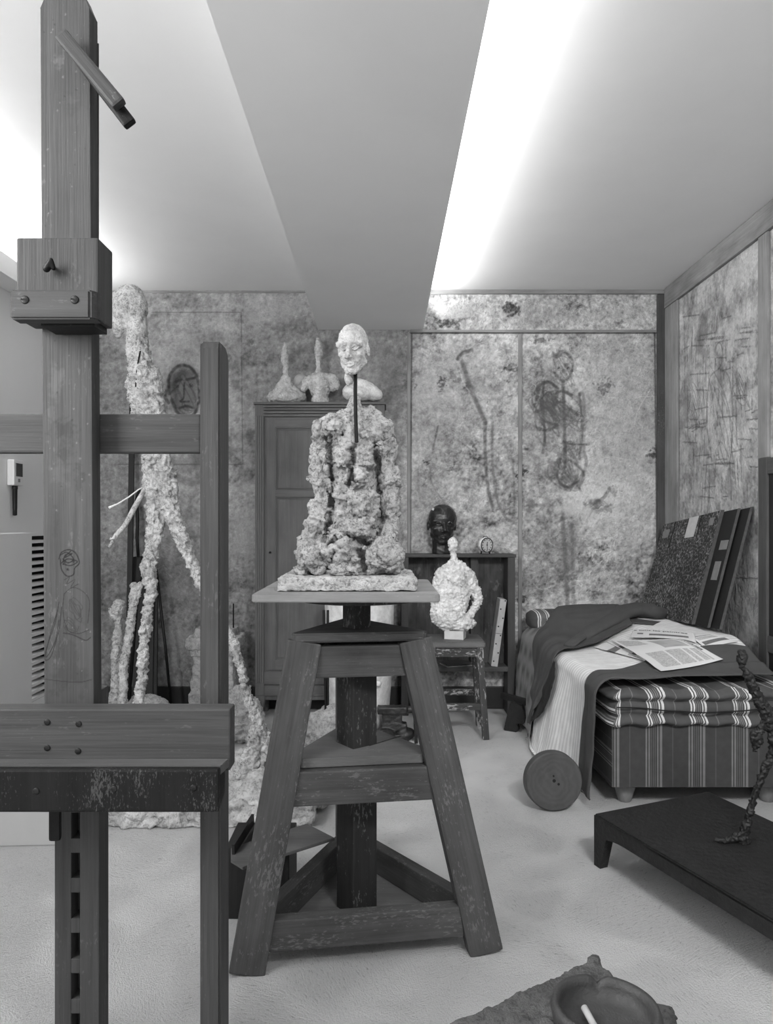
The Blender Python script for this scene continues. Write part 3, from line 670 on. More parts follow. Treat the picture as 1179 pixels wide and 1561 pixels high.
mb.bar((a.x, a.y, .4955), (b.x, b.y, .4955), .003, .0012, (1, 0, 0), 0); mb.build('shelf_seam', M_DARK, sd)
R45 = Matrix.Rotation(math.radians(38), 3, 'Z')
mb = MB(); mb.box((C0.x-.012, C0.y, .41), (.080, .080, .74), R45, .003); mb.build('post', M_STD, sd)
mb = MB(); mb.box((C0.x-.012, C0.y, .845), (.056, .056, .12), R45, .003); mb.build('neck', M_STD, sd)
mb = MB(); mb.lathe((C0.x-.005, C0.y-.02, .893), [(.165, 0), (.178, .003), (.180, .014)], 48); mb.build('swivel_plate', M_STD, sd, True, flat_angle=1)
def rrect(x0, x1, y0, y1, r, n=6):
    o = []
    for cx, cy, a0 in ((x1-r, y1-r, 0), (x0+r, y1-r, 90), (x0+r, y0+r, 180), (x1-r, y0+r, 270)):
        for k in range(n+1): q = math.radians(a0+90*k/n); o.append((cx+r*math.cos(q), cy+r*math.sin(q)))
    return o
mb = MB(); mb.prism(rrect(-.322, .138, 1.72, 2.20, .02), .0185, Matrix.Translation((0, 0, .9071)), .002, True); mb.build('table_top', M_TOP, sd)

# plaster slab
M_SLAB = plaster('slab_plaster', .52, .75, 1.0, .9, .16)
b = Blob(); b.box((-.093, 1.965, .9441), (.352, .33, .034)); b.ell((.05, 1.84, .945), (.04, .03, .016)); b.ell((-.24, 1.84, .944), (.03, .03, .017))
tag(b.build('plaster_slab', M_SLAB, None, .004, 2, [(.0035, 30, 'f'), (.002, 90, 'f')], 3, flat=.9262), 'rough rectangular plaster slab lying on the stand top under the large bust', 'slab')

# large rough bust
M_BUST = plaster('bust_clay_plaster', .42, .75, 1.3, .8, .10)
d = 1.95
bu = thing('plaster_bust', W(533, 874, d), 'large rough clay-like plaster bust of a kneeling figure on the slab', 'sculpture')
b = Blob(d)
b.ell((535, 866, 0), (76, 52, 16)); b.ell((540, 700), (50, 32, 72)); b.ell((537, 790), (50, 36, 68)); b.ell((520, 835, -20), (40, 34, 30)); b.ell((545, 690, -16), (34, 26, 44))
b.cap((541, 612, 7), (541, 640, 25), (538, 668, 40)); b.cap((540, 638, 20), (494, 655, 18)); b.cap((541, 638, 20), (585, 656, 18)); b.ell((563, 632), (16, 14, 16)); b.ell((512, 640), (14, 14, 12))
b.cap((493, 658, 15), (487, 690, 14), (486, 725, 16), (491, 755, 12), (489, 790, 17), (480, 812, 18), (476, 842, 24))
b.cap((588, 660, 13), (590, 690, 13), (594, 735, 15), (596, 770, 12), (590, 800, 15), (590, 842, 22))
b.ell((476, 846, -26), (22, 30, 26)); b.ell((584, 844, -28), (28, 30, 27)); b.ell((602, 860, -10), (13, 24, 14)); b.ell((466, 868, -20), (16, 24, 8)); b.ell((530, 868, -34), (54, 20, 10))
for x, y, r in ((510, 655, 16), (560, 665, 18), (528, 700, 16), (560, 705, 15), (515, 745, 15), (545, 730, 18), (552, 770, 16), (520, 790, 18), (556, 805, 17), (535, 760, 14), (528, 825, 20), (550, 845, 18), (505, 850, 16), (575, 690, 10), (505, 700, 12)):
    b.ell((x, y, -26-RNG.uniform(0, 8)), (r, 14, r*RNG.uniform(.7, 1.2)))
zb = .9625
b.build('torso', M_BUST, bu, .0036, 3, [(.006, 14, 'k'), (.0085, 24, 't'), (.0042, 50, 't'), (.003, 90, 'f')], 5, flat=zb,
        post=grooves([[(504, 672), (507, 730), (507, 780), (499, 822)], [(572, 680), (577, 740), (580, 790), (570, 822)], [(540, 690), (536, 740)], [(505, 828), (530, 815), (560, 828)], [(500, 868), (512, 842)], [(556, 870), (552, 840)]], d, .05, 4.2))
M_HEAD = plaster('head_plaster', .48, .45, 2.2, .5, .14)
b = Blob(None); hc = W(541, 576, d); hh = 76*d/F
HM = Matrix.Rotation(math.radians(-14), 3, 'Z') @ Matrix.Rotation(math.radians(10), 3, 'X'); b.head(hc+Vector((0, -.03, 0)), hh, HM, True, 1.5, .86, 1.2)
b.cap((*(W(537, 495+10, d)+Vector((0, -.01, 0))), .018), (*(W(537, 520, d)+Vector((0, -.01, 0))), .03))
nk = W(533, 580, d); b.ell(nk+Vector((0, -.03, 0)), (.012, .014, .02)); b.cap((nk.x, nk.y-.03, nk.z+.01, .010), (hc.x-.004, hc.y-.02, hc.z+.02, .012))
b.build('head', M_HEAD, bu, .0017, 1, [(.0016, 90, 'k'), (.0012, 200, 'f')], 8, post=sockets(hc+Vector((0, -.03, 0)), hh, HM, .86, .06))
mb = MB(); p = [W(543, 566, d)+Vector((0, -.025, 0)), W(543, 600, d)+Vector((0, -.05, 0)), W(544, 640, d)+Vector((0, -.072, 0)), W(546, 680, d)+Vector((0, -.098, 0))]
mb.tube(p, .0052, 8); mb.build('iron_rod', M_IRON, bu)
mb = MB(); p = [W(535, 503, d)+Vector((0, -.040, 0)), W(535, 517, d)+Vector((0, -.056, 0))]; mb.tube(p, .002, 8); mb.build('iron_pin', M_IRON, bu)
# ------------------------------------------------------------------ tall plaster striding form on its slab
M_PL = plaster('white_plaster', .60, .7, 1.2, .9, .12)
M_PLC = plaster('white_plaster_clean', .80, .25, 1.0, .5, .3)
M_ROCK = plaster('rough_plaster_lump', .50, .6, 1.0, .9, .18)
d = 2.78
wf = thing('plaster_figure', (W(320, 900, 2.8).x, 2.8, 0), 'tall rough white plaster striding figure on a rugged slab, behind the easel', 'sculpture')
b = Blob(None)
b.box((-.63, 2.79, .045), (.74, .46, .09)); b.ell((-.33, 2.80, .05), (.13, .17, .07)); b.ell((-.9, 2.75, .05), (.12, .2, .06)); b.ell((-.45, 2.72, .08), (.10, .12, .07)); b.ell((-.5, 2.88, .11), (.14, .12, .08)); b.ell((-.55, 2.74, .06), (.3, .17, .06))
b.build('base_slab', plaster('slab_rugged', .58, .6, .9, .9, .2), wf, .007, 3, [(.020, 12, 'f'), (.008, 40, 'f'), (.003, 100, 'f')], 21, flat=.002)
b = Blob(d)
b.ell((198, 463, 0), (25, 22, 29)); b.ell((206, 468, 0), (19, 20, 27)); b.ell((186, 480, 0), (13, 14, 27)); b.cap((184, 462, 14), (180, 485, 10), (178, 500, 8), (180, 509, 6)); b.cap((172, 478, 3), (171, 486, 4)); b.cap((178, 504, 6), (196, 496, 9)); b.cap((178, 452, 8), (176, 460, 6))
b.cap((209, 488, 15), (210, 525, 17), (213, 548, 17), (218, 575, 21)); b.cap((209, 560, 12), (205, 590, 12), (203, 606, 9)); b.ell((222, 600, 0), (23, 20, 42)); b.cap((232, 575, 15), (236, 620, 16), (240, 660, 14)); b.cap((218, 610, 19), (228, 660, 17), (236, 700, 18))
b.cap((205, 600, 8), (207, 630, 6), (205, 645, 8))
b.cap((226, 690, 11), (229, 725, 12), (235, 765, 13), (238, 800, 12), (232, 835, 11), (227, 868, 12), (231, 895, 9), (226, 935, 8), (219, 985, 7.5), (217, 1020, 7.5), (212, 1075, 7), (210, 1130, 8), (205, 1195, 15))
b.cap((244, 690, 15), (252, 730, 17), (259, 772, 15), (270, 805, 11.5), (283, 835, 9.5), (297, 870, 8), (312, 900, 7.5), (335, 945, 7), (357, 982, 7), (365, 1010, 7), (373, 1042, 7), (384, 1075, 8), (394, 1104, 9))
b.cap((394, 1104, 9), (392, 1130, 14), (384, 1158, 18), (374, 1192, 24)); b.cap((384, 1158, 14), (362, 1188, 14)); b.cap((398, 1110, 9), (410, 1150, 14), (412, 1190, 18))
b.build('body', M_PL, wf, .0052, 2, [(.005, 24, 'k'), (.008, 40, 't'), (.0035, 90, 't'), (.002, 120, 'f')], 9, msk=lambda V: 1-.65*sst(1.78, 1.86, V[:, 2]))
mb = MB(); mb.tube([W(224, 740, d), W(206, 772, d-.05), W(190, 802, d-.08), W(178, 815, d-.1), W(166, 834, d-.12)], [.008, .010, .009, .010, .004], 10); mb.tube([W(178, 815, d-.1), W(173, 822, d-.12), W(168, 821, d-.12)], .005, 8)
o = mb.build('arm_stump', M_PL, wf, True)
mb = MB(); mb.tube([W(226, 740, d+.03), W(212, 746, d+.03), W(196, 758, d+.02), W(180, 768, d), W(166, 774, d-.02)], [.003]*4+[.005], 8); mb.build('wire', M_PLC, wf, True)
mb = MB(); mb.tube([W(214, 535, d-.055), W(209, 560, d-.05), W(207, 590, d-.045)], .003, 6); mb.build('wire', M_IRON, wf, True)

# small slender figure and leaning strip, further back
d = 3.3
b = Blob(d); b.ell((181, 926, 0), (10, 11, 13)); b.cap((176, 930, 7), (173, 939, 5)); b.cap((168, 930, 3), (170, 934, 3)); b.cap((180, 935, 6), (180, 952, 5), (179, 975, 7), (177, 1000, 7), (177, 1030, 7), (176, 1058, 7.5), (178, 1090, 7), (180, 1120, 9), (181, 1153, 14)); b.cap((176, 1040, 6), (168, 1075, 5), (165, 1110, 6), (166, 1152, 12))
b.ell((174, 1156, 0), (24, 22, 6))
tag(b.build('small_figure', M_PL, None, .0042, 2, [(.003, 40, 'k'), (.004, 60, 't'), (.0015, 140, 'f')], 14, flat=.001), 'small slender white plaster standing figure with a tiny head, behind the easel board', 'sculpture')
b = Blob(None); p0 = W(206, 890, 3.26); p1 = W(213, 905, 3.26)
b.cap((*W(204, 893, 3.24), .016), (*W(202, 930, 3.22), .02), (*W(196, 975, 3.2), .018), (*W(188, 1015, 3.17), .02), (*W(187, 1070, 3.13), .02), (*W(190, 1180, 3.10), .022)); b.cap((*W(214, 890, 3.24), .012), (*W(206, 920, 3.22), .016))
tag(b.build('plaster_strut', M_PL, None, .0045, 2, [(.004, 40, 'k'), (.004, 60, 't'), (.0015, 140, 'f')], 15), 'forked white plaster limb fragment leaning beside the small slender figure', 'plaster fragment')

# dark folded easel boards and rods against the back wall
M_DKW = wood('dark_board', .028, .5, .15, .6, .4, .2)
ta = thing('folded_easel', (W(222, 1000, 4.0).x, 4.0, 0), 'black folded easel with board and two thin legs leaning on the back wall', 'easel')
mb = MB(); a = W(220, 1075, 3.95); b_ = W(222, 850, 4.16); mb.bar((a.x, 3.93, .0), (b_.x-.02, 4.17, W(222, 848, 4.17).z), .11, .022, (1, 0, 0), .003); mb.build('board', M_DKW, ta)
mb = MB(); mb.bar(W(226, 1090, 3.90), W(230, 845, 4.10), .05, .02, (1, 0, 0), .003); mb.bar(W(235, 1080, 3.92), W(236, 868, 4.1), .035, .02, (1, 0, 0), .003); mb.build('batten', M_DKW, ta)
mb = MB(); mb.tube([W(211, 850, 4.1), W(209, 820, 4.12), W(210, 790, 4.13), W(208, 762, 4.14), W(213, 745, 4.14)], .009, 8); mb.build('hook', M_IRON, ta, True)
pf = W(263, 1092, 4.0); pf.z = 0
mb = MB(); mb.tube([W(239, 872, 4.05), W(252, 985, 4.03), (pf.x, 4.0, .0)], .008, 8); mb.build('leg', M_IRON, ta, True)
mb = MB(); mb.tube([W(229, 835, 4.0), W(217, 880, 3.9), W(208, 925, 3.8), (W(196, 1000, 3.85).x, 3.82, 0)], .010, 8); mb.build('leg', M_IRON, ta, True)
# long dark plank beside the figure's back, on the wall
mb = MB(); mb.bar((W(203, 700, 4.1).x, 4.02, .0), (W(203, 520, 4.19).x, 4.19, W(203, 530, 4.19).z), .03, .02, (1, 0, 0), .003)
tag(mb.build('wooden_lath', M_DKW, None), 'long dark wooden lath upright against the wall behind the tall striding figure', 'lath')

# plaster pedestal, boulders
d = 4.0
M_PED = plaster('pedestal_plaster', .50, .6, 1.0, .8, .2)
pd = thing('plaster_pedestal', (W(330, 1090, 3.98).x, 3.98, 0), 'narrow weathered plaster pedestal with flared top between wardrobe and easel upright', 'pedestal')
b = Blob(None); x0, x1 = W(303, 0, d).x, W(360, 0, d).x; cx = (x0+x1)/2
for k in range(7):
    t = k/6; w = .215-.02*t if t < .5 else .205; b.box((cx-.01*(1-t), 3.99, .05+.07*k), (w*1.05+.05*(1-t)**2, .17, .09))
b.build('shaft', M_PED, pd, .007, 4, [(.006, 30, 'f')], 31, flat=.001)
b = Blob(None); zt_ = W(0, 968, d).z; b.box((W(330, 0, d).x, 3.99, zt_-.03), (.29, .2, .06)); b.box((W(330, 0, d).x, 3.99, zt_-.075), (.24, .19, .06))
b.build('top_slab', M_PED, pd, .006, 3, [(.007, 25, 'f'), (.003, 80, 'f')], 32)
mb = MB(); q = W(356, 968, 3.98); mb.tube([q, W(356, 920, 3.98)], .004, 8); mb.build('iron_pin', M_IRON, pd)
b = Blob(3.6); b.ell((372, 1095, 0), (30, 34, 34)); b.ell((360, 1075, 6), (20, 24, 26)); b.ell((385, 1108, -8), (20, 26, 22)); b.ell((350, 1100, 0), (30, 26, 26))
tag(b.build('plaster_boulder', M_ROCK, None, .006, 3, [(.018, 14, 'k'), (.008, 40, 'f'), (.003, 100, 'f')], 33, flat=.002), 'brown-grey rough plaster boulder on the floor between pedestal and stand leg', 'plaster lump')
b = Blob(3.52); b.ell((222, 1092, 0), (28, 28, 36)); b.ell((240, 1096, 0), (22, 26, 32)); b.ell((230, 1116, 0), (32, 32, 24))
tag(b.build('plaster_block', M_ROCK, None, .006, 3, [(.016, 14, 'k'), (.006, 45, 'f'), (.003, 100, 'f')], 35, flat=.002), 'rough plaster block on the floor behind the easel lower rail, at the small figure', 'plaster lump')

# ------------------------------------------------------------------ wardrobe
M_WAR = wood('wardrobe_wood', .125, .35, .08, .6, .35, .3); M_WARP = wood('wardrobe_panel', .105, .25, .12, .65, .5, .3, thr=.74)
d = 4.0; wx0, wx1 = W(389, 0, d).x, W(587, 0, d).x; ztp = W(0, 613, d).z
wd = thing('wardrobe', ((wx0+wx1)/2, 4.1, 0), 'tall grey wooden wardrobe with panelled door behind the big bust', 'wardrobe')
mb = MB(); mb.span((wx0+.005, d+.012, .10), (wx1-.005, D-.006, ztp-.012), .004); mb.build('carcass', M_WAR, wd)
mb = MB(); mb.span((wx0-.008, d-.012, ztp-.014), (wx1+.008, D-.004, ztp), .004, 0)
for k in range(4): mb.span((wx0+.045, d-.004+.001*k, ztp-.03-.017*k), (wx1-.045, d+.02, ztp-.016-.017*k), .004, 0)
mb.build('cornice', M_WAR, wd)
for x in (wx0, wx1-.052):
    mb = MB(); mb.span((x, d, .13), (x+.052, d+.02, ztp-.014), .003)
    for k in range(4): mb.span((x+.004+.0115*k, d-.005, .2), (x+.013+.0115*k, d+.005, ztp-.075), .004)
    mb.build('pilaster', M_WAR, wd)
dx0, dx1 = wx0+.064, wx1-.060; dz0, dz1 = W(0, 1022, d).z, W(0, 636, d).z
mb = MB(); sw = .050
mb.span((dx0, d+.004, dz0), (dx0+sw, d+.022, dz1), .003); mb.span((dx1-sw, d+.004, dz0), (dx1, d+.022, dz1), .003)
zr = W(0, 752, d).z
for a, c in ((dz1-.055, dz1), (zr-.018, zr+.018), (dz0, dz0+.06)): mb.span((dx0+sw-.002, d+.004, a), (dx1-sw+.002, d+.022, c), .003, 0)
for a, c in ((zr+.018, dz1-.055), (dz0+.06, zr-.018)):
    for q in (0, 1):
        o = .010*q; e = d+.004+.004*q
        mb.span((dx0+sw+o, e, a+o), (dx0+sw+o+.006, d+.022, c-o), .002); mb.span((dx1-sw-o-.006, e, a+o), (dx1-sw-o, d+.022, c-o), .002)
        mb.span((dx0+sw+o, e, c-o-.006), (dx1-sw-o, d+.022, c-o), .002, 0); mb.span((dx0+sw+o, e, a+o), (dx1-sw-o, d+.022, a+o+.006), .002, 0)
dr_ = mb.build('door', M_WAR, wd)
for a, c in ((zr+.018, dz1-.055), (dz0+.06, zr-.018)): mb = MB(); mb.span((dx0+sw, d+.0145, a), (dx1-sw, d+.0215, c), 0); mb.build('door_panel', M_WARP, dr_)
mb = MB(); mb.lathe(W(412, 842, d-.002), [(.002, -.004), (.006, -.002), (.006, .006), (.004, .008)], 12, Matrix.Rotation(math.pi/2, 3, 'X')); mb.build('keyhole_plate', M_IRON, dr_, True)
mb = MB(); mb.span((wx0+.05, d+.002, .19), (wx1-.05, d+.02, dz0-.008), .003, 0); mb.span((wx0+.05, d+.004, .125), (wx1-.05, d+.02, .184), .003, 0); mb.build('plinth_drawer', M_WAR, wd)
for x in (wx0-.002, wx1-.058):
    mb = MB(); mb.prism([(0, 0), (.045, 0), (.06, .13), (0, .13)], .055, Matrix(((1, 0, 0, x), (0, 0, 1, d+.002), (0, 1, 0, 0), (0, 0, 0, 1))), .004); mb.build('foot', M_WAR, wd)
    mb = MB(); mb.span((x+.005, D-.07, 0), (x+.05, D-.012, .11), .003); mb.build('foot', M_WAR, wd)
zc = ztp+.0006
d = 4.09
M_PLS = plaster('shelf_plaster', .58, .5, 2.0, .6, .2)
b = Blob(d); b.cap((435, 612, 12), (435, 596, 16), (436, 585, 11), (436, 572, 5), (436, 552, 4.5), (435, 540, 4), (434.5, 524, 2.2)); b.cap((418, 606, 8), (435, 590, 12), (460, 606, 7)); b.ell((437, 606, 0), (30, 20, 12)); b.ell((434, 545, 0), (5.5, 6, 16))
tag(b.build('spike_headed_bust', M_PLS, None, .0042, 2, [(.003, 45, 'k'), (.004, 60, 't'), (.0015, 160, 'f')], 41, flat=zc), 'small plaster bust with thin spike head, leftmost on top of the wardrobe', 'sculpture')
b = Blob(d); b.head(W(457, 606, 4.13), .135, Matrix.Rotation(-.7, 3, 'Z'), False, .6, .95); b.cap((457, 600, 8), (457, 614, 9)); b.bm.transform(Matrix.Translation((0, .05, .012)))
tag(b.build('rounded_head', plain('smooth_plaster', .55, .8, .15, 20, .2), None, .0032, 2, [(.002, 60, 'f')], 42, flat=zc), 'smooth round plaster head tucked behind the spike-headed bust on the wardrobe', 'sculpture')
b = Blob(d); b.ell((486, 535, 0), (6.5, 7, 17)); b.ell((485, 522, 0), (4, 4, 7)); b.cap((486, 545, 5), (486, 560, 3.5), (486, 570, 6), (486, 580, 14), (488, 590, 17), (488, 604, 11), (488, 612, 14)); b.cap((486, 576, 9), (468, 582, 8), (463, 594, 5)); b.cap((486, 576, 9), (508, 578, 8), (512, 588, 7), (506, 592, 5))
tag(b.build('armless_bust', M_PLS, None, .0042, 2, [(.003, 45, 'k'), (.004, 60, 't'), (.0015, 160, 'f')], 43, flat=zc), 'plaster bust with slim head and stub shoulders, right of the spike-headed one', 'sculpture')
b = Blob(d); b.cap((546, 585, 8), (558, 592, 13), (570, 600, 12), (576, 602, 8)); b.ell((552, 600, 0), (20, 16, 12)); b.ell((534, 598, 0), (12, 14, 12))
tag(b.build('plaster_fragment', M_PLC, None, .004, 4, [(.004, 18, 'f')], 44, flat=zc), 'smooth white rounded plaster fragment at the right end of the wardrobe top', 'plaster fragment')

# ------------------------------------------------------------------ white column behind the stand
M_COL = plaster('column_plaster', .66, .15, .7, .4, .4)
cl = thing('white_column', (W(548, 0, 3.78).x, 3.78, 0), 'round white plaster column on a disc foot, standing behind the dark stand post', 'column')
c = W(548, 0, 3.78); mb = MB(); mb.lathe((c.x, 3.78, 0), [(.150, .028), (.158, .10), (.168, .22), (.180, .40), (.182, .55), (.184, .68), (.176, .695)], 48); mb.build('shaft', M_COL, cl, True)
mb = MB(); mb.lathe((c.x+.005, 3.78, 0), [(.19, 0), (.20, .006), (.195, .022), (.152, .030)], 48); mb.build('foot_disc', M_COL, cl, True)
k = W(577, 1042, 3.62); mb = MB(); mb.lathe((k.x, 3.63, k.z), [(.010, 0), (.012, .012), (.016, .016), (.012, .026), (.004, .029)], 20, Matrix.Rotation(math.pi/2, 3, 'X')); mb.build('knob', M_COL, cl, True)

# plaster heap with two iron rods
hp = thing('plaster_heap', (W(475, 0, 3.3).x, 3.3, 0), 'low broken plaster heap with two upright iron rods, between stand leg and column', 'plaster lump')
b = Blob(3.3); b.ell((490, 1120, 0), (38, 40, 38)); b.ell((465, 1140, 0), (34, 36, 30)); b.ell((505, 1100, 6), (26, 30, 24)); b.ell((520, 1130, 0), (40, 38, 34))
b.build('rubble', M_ROCK, hp, .006, 3, [(.014, 14, 'k'), (.006, 40, 'f'), (.003, 100, 'f')], 51, flat=.002)
for x0, x1 in ((494, 497), (500, 500)):
    mb = MB(); mb.tube([W(x0, 930, 3.33), W(x1, 1090, 3.30)], .006, 8); mb.build('rod', M_IRON, hp)

# anvil
M_ANV = plain('anvil_iron', .030, .45, .5, 18, .4, .35, .6)
av = thing('anvil', (W(604, 0, 3.62).x, 3.62, 0), 'small dark iron anvil on the floor behind the stand middle shelf', 'anvil')
b = Blob(None); q = W(604, 1100, 3.62); X = q.x
b.box((X-.02, 3.62, .150), (.15, .06, .036)); b.cap((X+.05, 3.62, .148, .022), (X+.115, 3.61, .158, .012)); b.box((X-.02, 3.62, .105), (.10, .05, .07)); b.box((X-.01, 3.62, .065), (.13, .055, .04)); b.ell((X-.06, 3.60, .03), (.06, .06, .035)); b.ell((X+.05, 3.62, .028), (.05, .05, .03)); b.box((X-.01, 3.62, .018), (.15, .09, .034))
b.build('anvil_body', M_ANV, av, .004, 5, [(.003, 30, 'f')], 61, flat=.001)
mb = MB(); q = W(633, 1090, 3.56); mb.tube([(q.x-.006, 3.60, .150), (q.x, 3.56, .12), (q.x+.006, 3.55, .0)], .009, 8); mb.build('prop_leg', M_ANV, av, True)

# ------------------------------------------------------------------ low dark table under the stand
M_BLK = wood('black_stained_board', .020, .5, .08, .45, .4, .2); M_BRD = wood('grey_board', .105, .3, .1, .5, .5, .3)
lt = thing('low_table', (-.30, 2.08, 0), 'low dark chest with a turned grey board lid, beside the left stand leg', 'low table')
zb_ = .205
def tp(px, py, z): q = (H-z)*F/(py-VY); return ((px-VX)*q/F, q)
P = [tp(511, 1277, zb_), tp(468, 1255, zb_), tp(352, 1292, zb_), tp(352, 1311, zb_), tp(370, 1322, zb_)]
mb = MB(); mb.prism(P[::-1], .008, Matrix.Translation((0, 0, zb_-.008)), .0015, True); mb.build('lid_board', M_BRD, lt)
mb = MB(); mb.span((-.44, 1.975, 0), (-.262, 2.15, zb_-.009), .003); mb.build('box_body', M_BLK, lt)
a = W(352, 1282, 2.0); mb = MB(); mb.bar((P[3][0]+.0, P[3][1]+.03, zb_+.012), (tp(384, 1262, zb_)[0], tp(384, 1262, zb_)[1]+.02, zb_+.018), .030, .008, (0, .3, 1), .001); mb.build('side_flap', M_BLK, lt)

# ------------------------------------------------------------------ stool with the small white bust
M_STO = wood('spattered_stool', .050, .5, .8, .6, .5, .36, spsc=110, thr=.53); M_STOS = wood('stool_seat', .12, .4, .4, .6, .5, .36, thr=.64)
so = thing('stool', (W(698, 0, 3.75).x, 3.75, 0), 'paint-spattered four-legged wooden stool carrying the small white bust', 'stool')
zs = .497; sx0, sx1, sy0, sy1 = W(651, 0, 3.60).x, W(741, 0, 3.60).x, 3.60, 3.87
mb = MB(); mb.prism(rrect(sx0, sx1, sy0, sy1, .012, 3), .030, Matrix.Translation((0, 0, zs-.030)), .006, True); mb.build('seat', M_STOS, so)
T = []; 
for ix, iy in ((0, 0), (1, 0), (1, 1), (0, 1)):
    a = Vector(((sx0+.028, sx1-.028)[ix], (sy0+.028, sy1-.028)[iy], zs-.028)); c = Vector((a.x+(-.03, .03)[ix], a.y+(-.012, .014)[iy], 0)); T.append((c, a))
    mb = MB(); mb.bar(c, a, .034, .034, (1, 0, 0), .004); mb.build('leg', M_STO, so)
def lat(i, z): return ext(T[i][0], T[i][1], z/(zs-.028))
for i, j, z, h in ((0, 1, .440, .044), (1, 2, .44, .044), (2, 3, .44, .044), (3, 0, .44, .044), (0, 1, .165, .034), (2, 3, .185, .030), (1, 2, .13, .03), (3, 0, .13, .03)):
    a, c = lat(i, z), lat(j, z); dd = (c-a).normalized(); mb = MB(); mb.box((a+c)/2, ((c-a).length-.02, .018, h), Matrix((dd, Vector((0, 0, 1)).cross(dd), (0, 0, 1))).transposed(), .002, 2, 0); mb.build('apron' if z > .3 else 'stretcher', M_STO, so)
d = 3.72
sb = thing('small_white_bust', (W(694, 0, d).x, d, zs), 'small bright white plaster half-figure with tiny head, standing on the stool', 'sculpture')
b = Blob(d); b.ell((691, 831, 0), (7.5, 8, 13)); b.cap((691, 842, 4), (692, 851, 4.5), (694, 862, 10), (695, 880, 20)); b.cap((694, 866, 14), (675, 878, 13), (667, 900, 11), (664, 920, 8)); b.ell((692, 905, 0), (25, 16, 38)); b.ell((684, 935, -4), (25, 16, 26)); b.cap((698, 866, 13), (714, 879, 11), (725, 902, 8), (730, 914, 6.5), (726, 924, 6), (716, 938, 6), (706, 948, 8)); b.ell((697, 950, 0), (29, 16, 12)); b.ell((676, 915, 0), (18, 14, 34)); b.ell((672, 935, 0), (16, 14, 20))
b.build('torso', plaster('bright_plaster', .74, .30, 1.6, .7, .4), sb, .004, 1, [(.004, 42, 'k'), (.0055, 58, 't'), (.0025, 120, 't'), (.0015, 170, 'f')], 71)
mb = MB(); e = W(694, 0, d).x; mb.box((e, d-.01, zs+.022), (.10, .085, .0425), Matrix.Rotation(math.radians(-16), 3, 'Z'), .002); mb.build('base_block', plain('raw_block', .55, .8, .25, 25, .2), sb)

# ------------------------------------------------------------------ shelf unit with head, clock, canvas
M_SHF = wood('dark_shelf', .060, .45, .2, .55, .4, .25); d = 4.05
bk = thing('shelf_unit', (W(705, 0, 4.13).x, 4.13, 0), 'dark open wooden shelf unit against the back wall behind the stool', 'shelf')
zt_ = W(0, 845, d).z; x0, x1 = W(612, 0, d).x, W(786, 0, d).x
mb = MB(); mb.span((x0-.01, d, zt_-.018), (x1+.006, D-.022, zt_), .003, 0); mb.build('top_board', M_SHF, bk)
for xa in (x0, x1-.042): mb = MB(); mb.span((xa, d+.004, 0), (xa+.042, D-.024, zt_-.018), .003); mb.build('side_board', M_SHF, bk)
zl = W(0, 1017, d).z; mb = MB(); mb.span((x0+.042, d+.004, zl-.026), (x1-.042, D-.024, zl), .002, 0); mb.build('shelf_board', wood('dark_shelf_edge', .10, .4, .3, .55, .4, .25), bk)
xm = W(726, 0, d).x; mb = MB(); mb.span((xm-.022, d+.06, zl), (xm+.022, D-.026, zt_-.018), .003); mb.build('divider', M_SHF, bk)
mb = MB(); mb.span((x0+.042, D-.032, zl), (x1-.042, D-.024, zt_-.018), 0); mb.build('shade_panel', wood('shaded_wall_tone', .085, .5, .5, .8, 1.2, .2, spsc=40, thr=.6), bk)  # added dark sheet, paints the shaded wall behind an open back
d = 4.13
hd = thing('dark_head', (W(674, 0, d).x, d, zt_), 'dark glossy bronze-coloured head on top of the shelf unit', 'sculpture')
b = Blob(None); hz_ = 62*d/F; cc = W(674, 0, d); b.head((cc.x, d, zt_+.050), hz_, Matrix.Rotation(math.radians(6), 3, 'Z'), True, .8, 1.0); b.cap((cc.x+.002, d+.01, zt_+.11, .062), (cc.x+.008, d+.012, zt_+.01, .068)); b.ell((cc.x+.003, d+.006, zt_+.20), (.084, .09, .088))
b.build('bronze', plain('dark_patina', .020, .32, .6, 30, .15, .1, .6), hd, .0032, 2, [(.0015, 50, 'f')], 81, flat=zt_+.0006, post=sockets((cc.x, d, zt_+.050), hz_, Matrix.Rotation(math.radians(6), 3, 'Z'), 1.0, .028))
mb = MB(); q = W(661, 776, d-.09); mb.box((q.x, d-.058, q.z), (.012, .004, .014), Matrix.Rotation(.5, 3, 'X') @ Matrix.Rotation(.3, 3, 'Y'), .001); mb.build('paper_tag', M_PLC, hd)
ck = thing('alarm_clock', (W(739, 0, 4.09).x, 4.09, zt_), 'small round white alarm clock on the shelf unit, right of the dark head', 'clock')
R = Matrix.Rotation(math.radians(28), 3, 'Z') @ Matrix.Rotation(math.pi/2, 3, 'X'); cz = zt_+.052; cc = Vector((W(740, 0, 4.09).x, 4.085, cz))
fr = Matrix.Rotation(math.radians(28), 3, 'Z'); nrm = fr @ Vector((0, -1, 0)); sx = fr @ Vector((1, 0, 0))
mb = MB(); mb.lathe(cc, [(.030, -.024), (.041, -.018), (.0435, .0), (.0435, .012), (.041, .016)], 40, R); mb.build('clock_case', plain('cream_enamel', .72, .35, .05, 10, 0), ck, True)
mb = MB(); mb.lathe(cc, [(.038, .0145), (.0425, .0145), (.0422, .0195), (.038, .0195), (.038, .0145)], 40, R, False); mb.build('rim', plain('clock_rim', .05, .35, .1, 10, 0, .5), ck, True)
mb = MB(); mb.lathe(cc, [(.039, .0150), (.039, .0162)], 40, R); di = mb.build('dial', plain('dial_paper', .50, .5, .08, 10, 0), ck)
mb = MB()
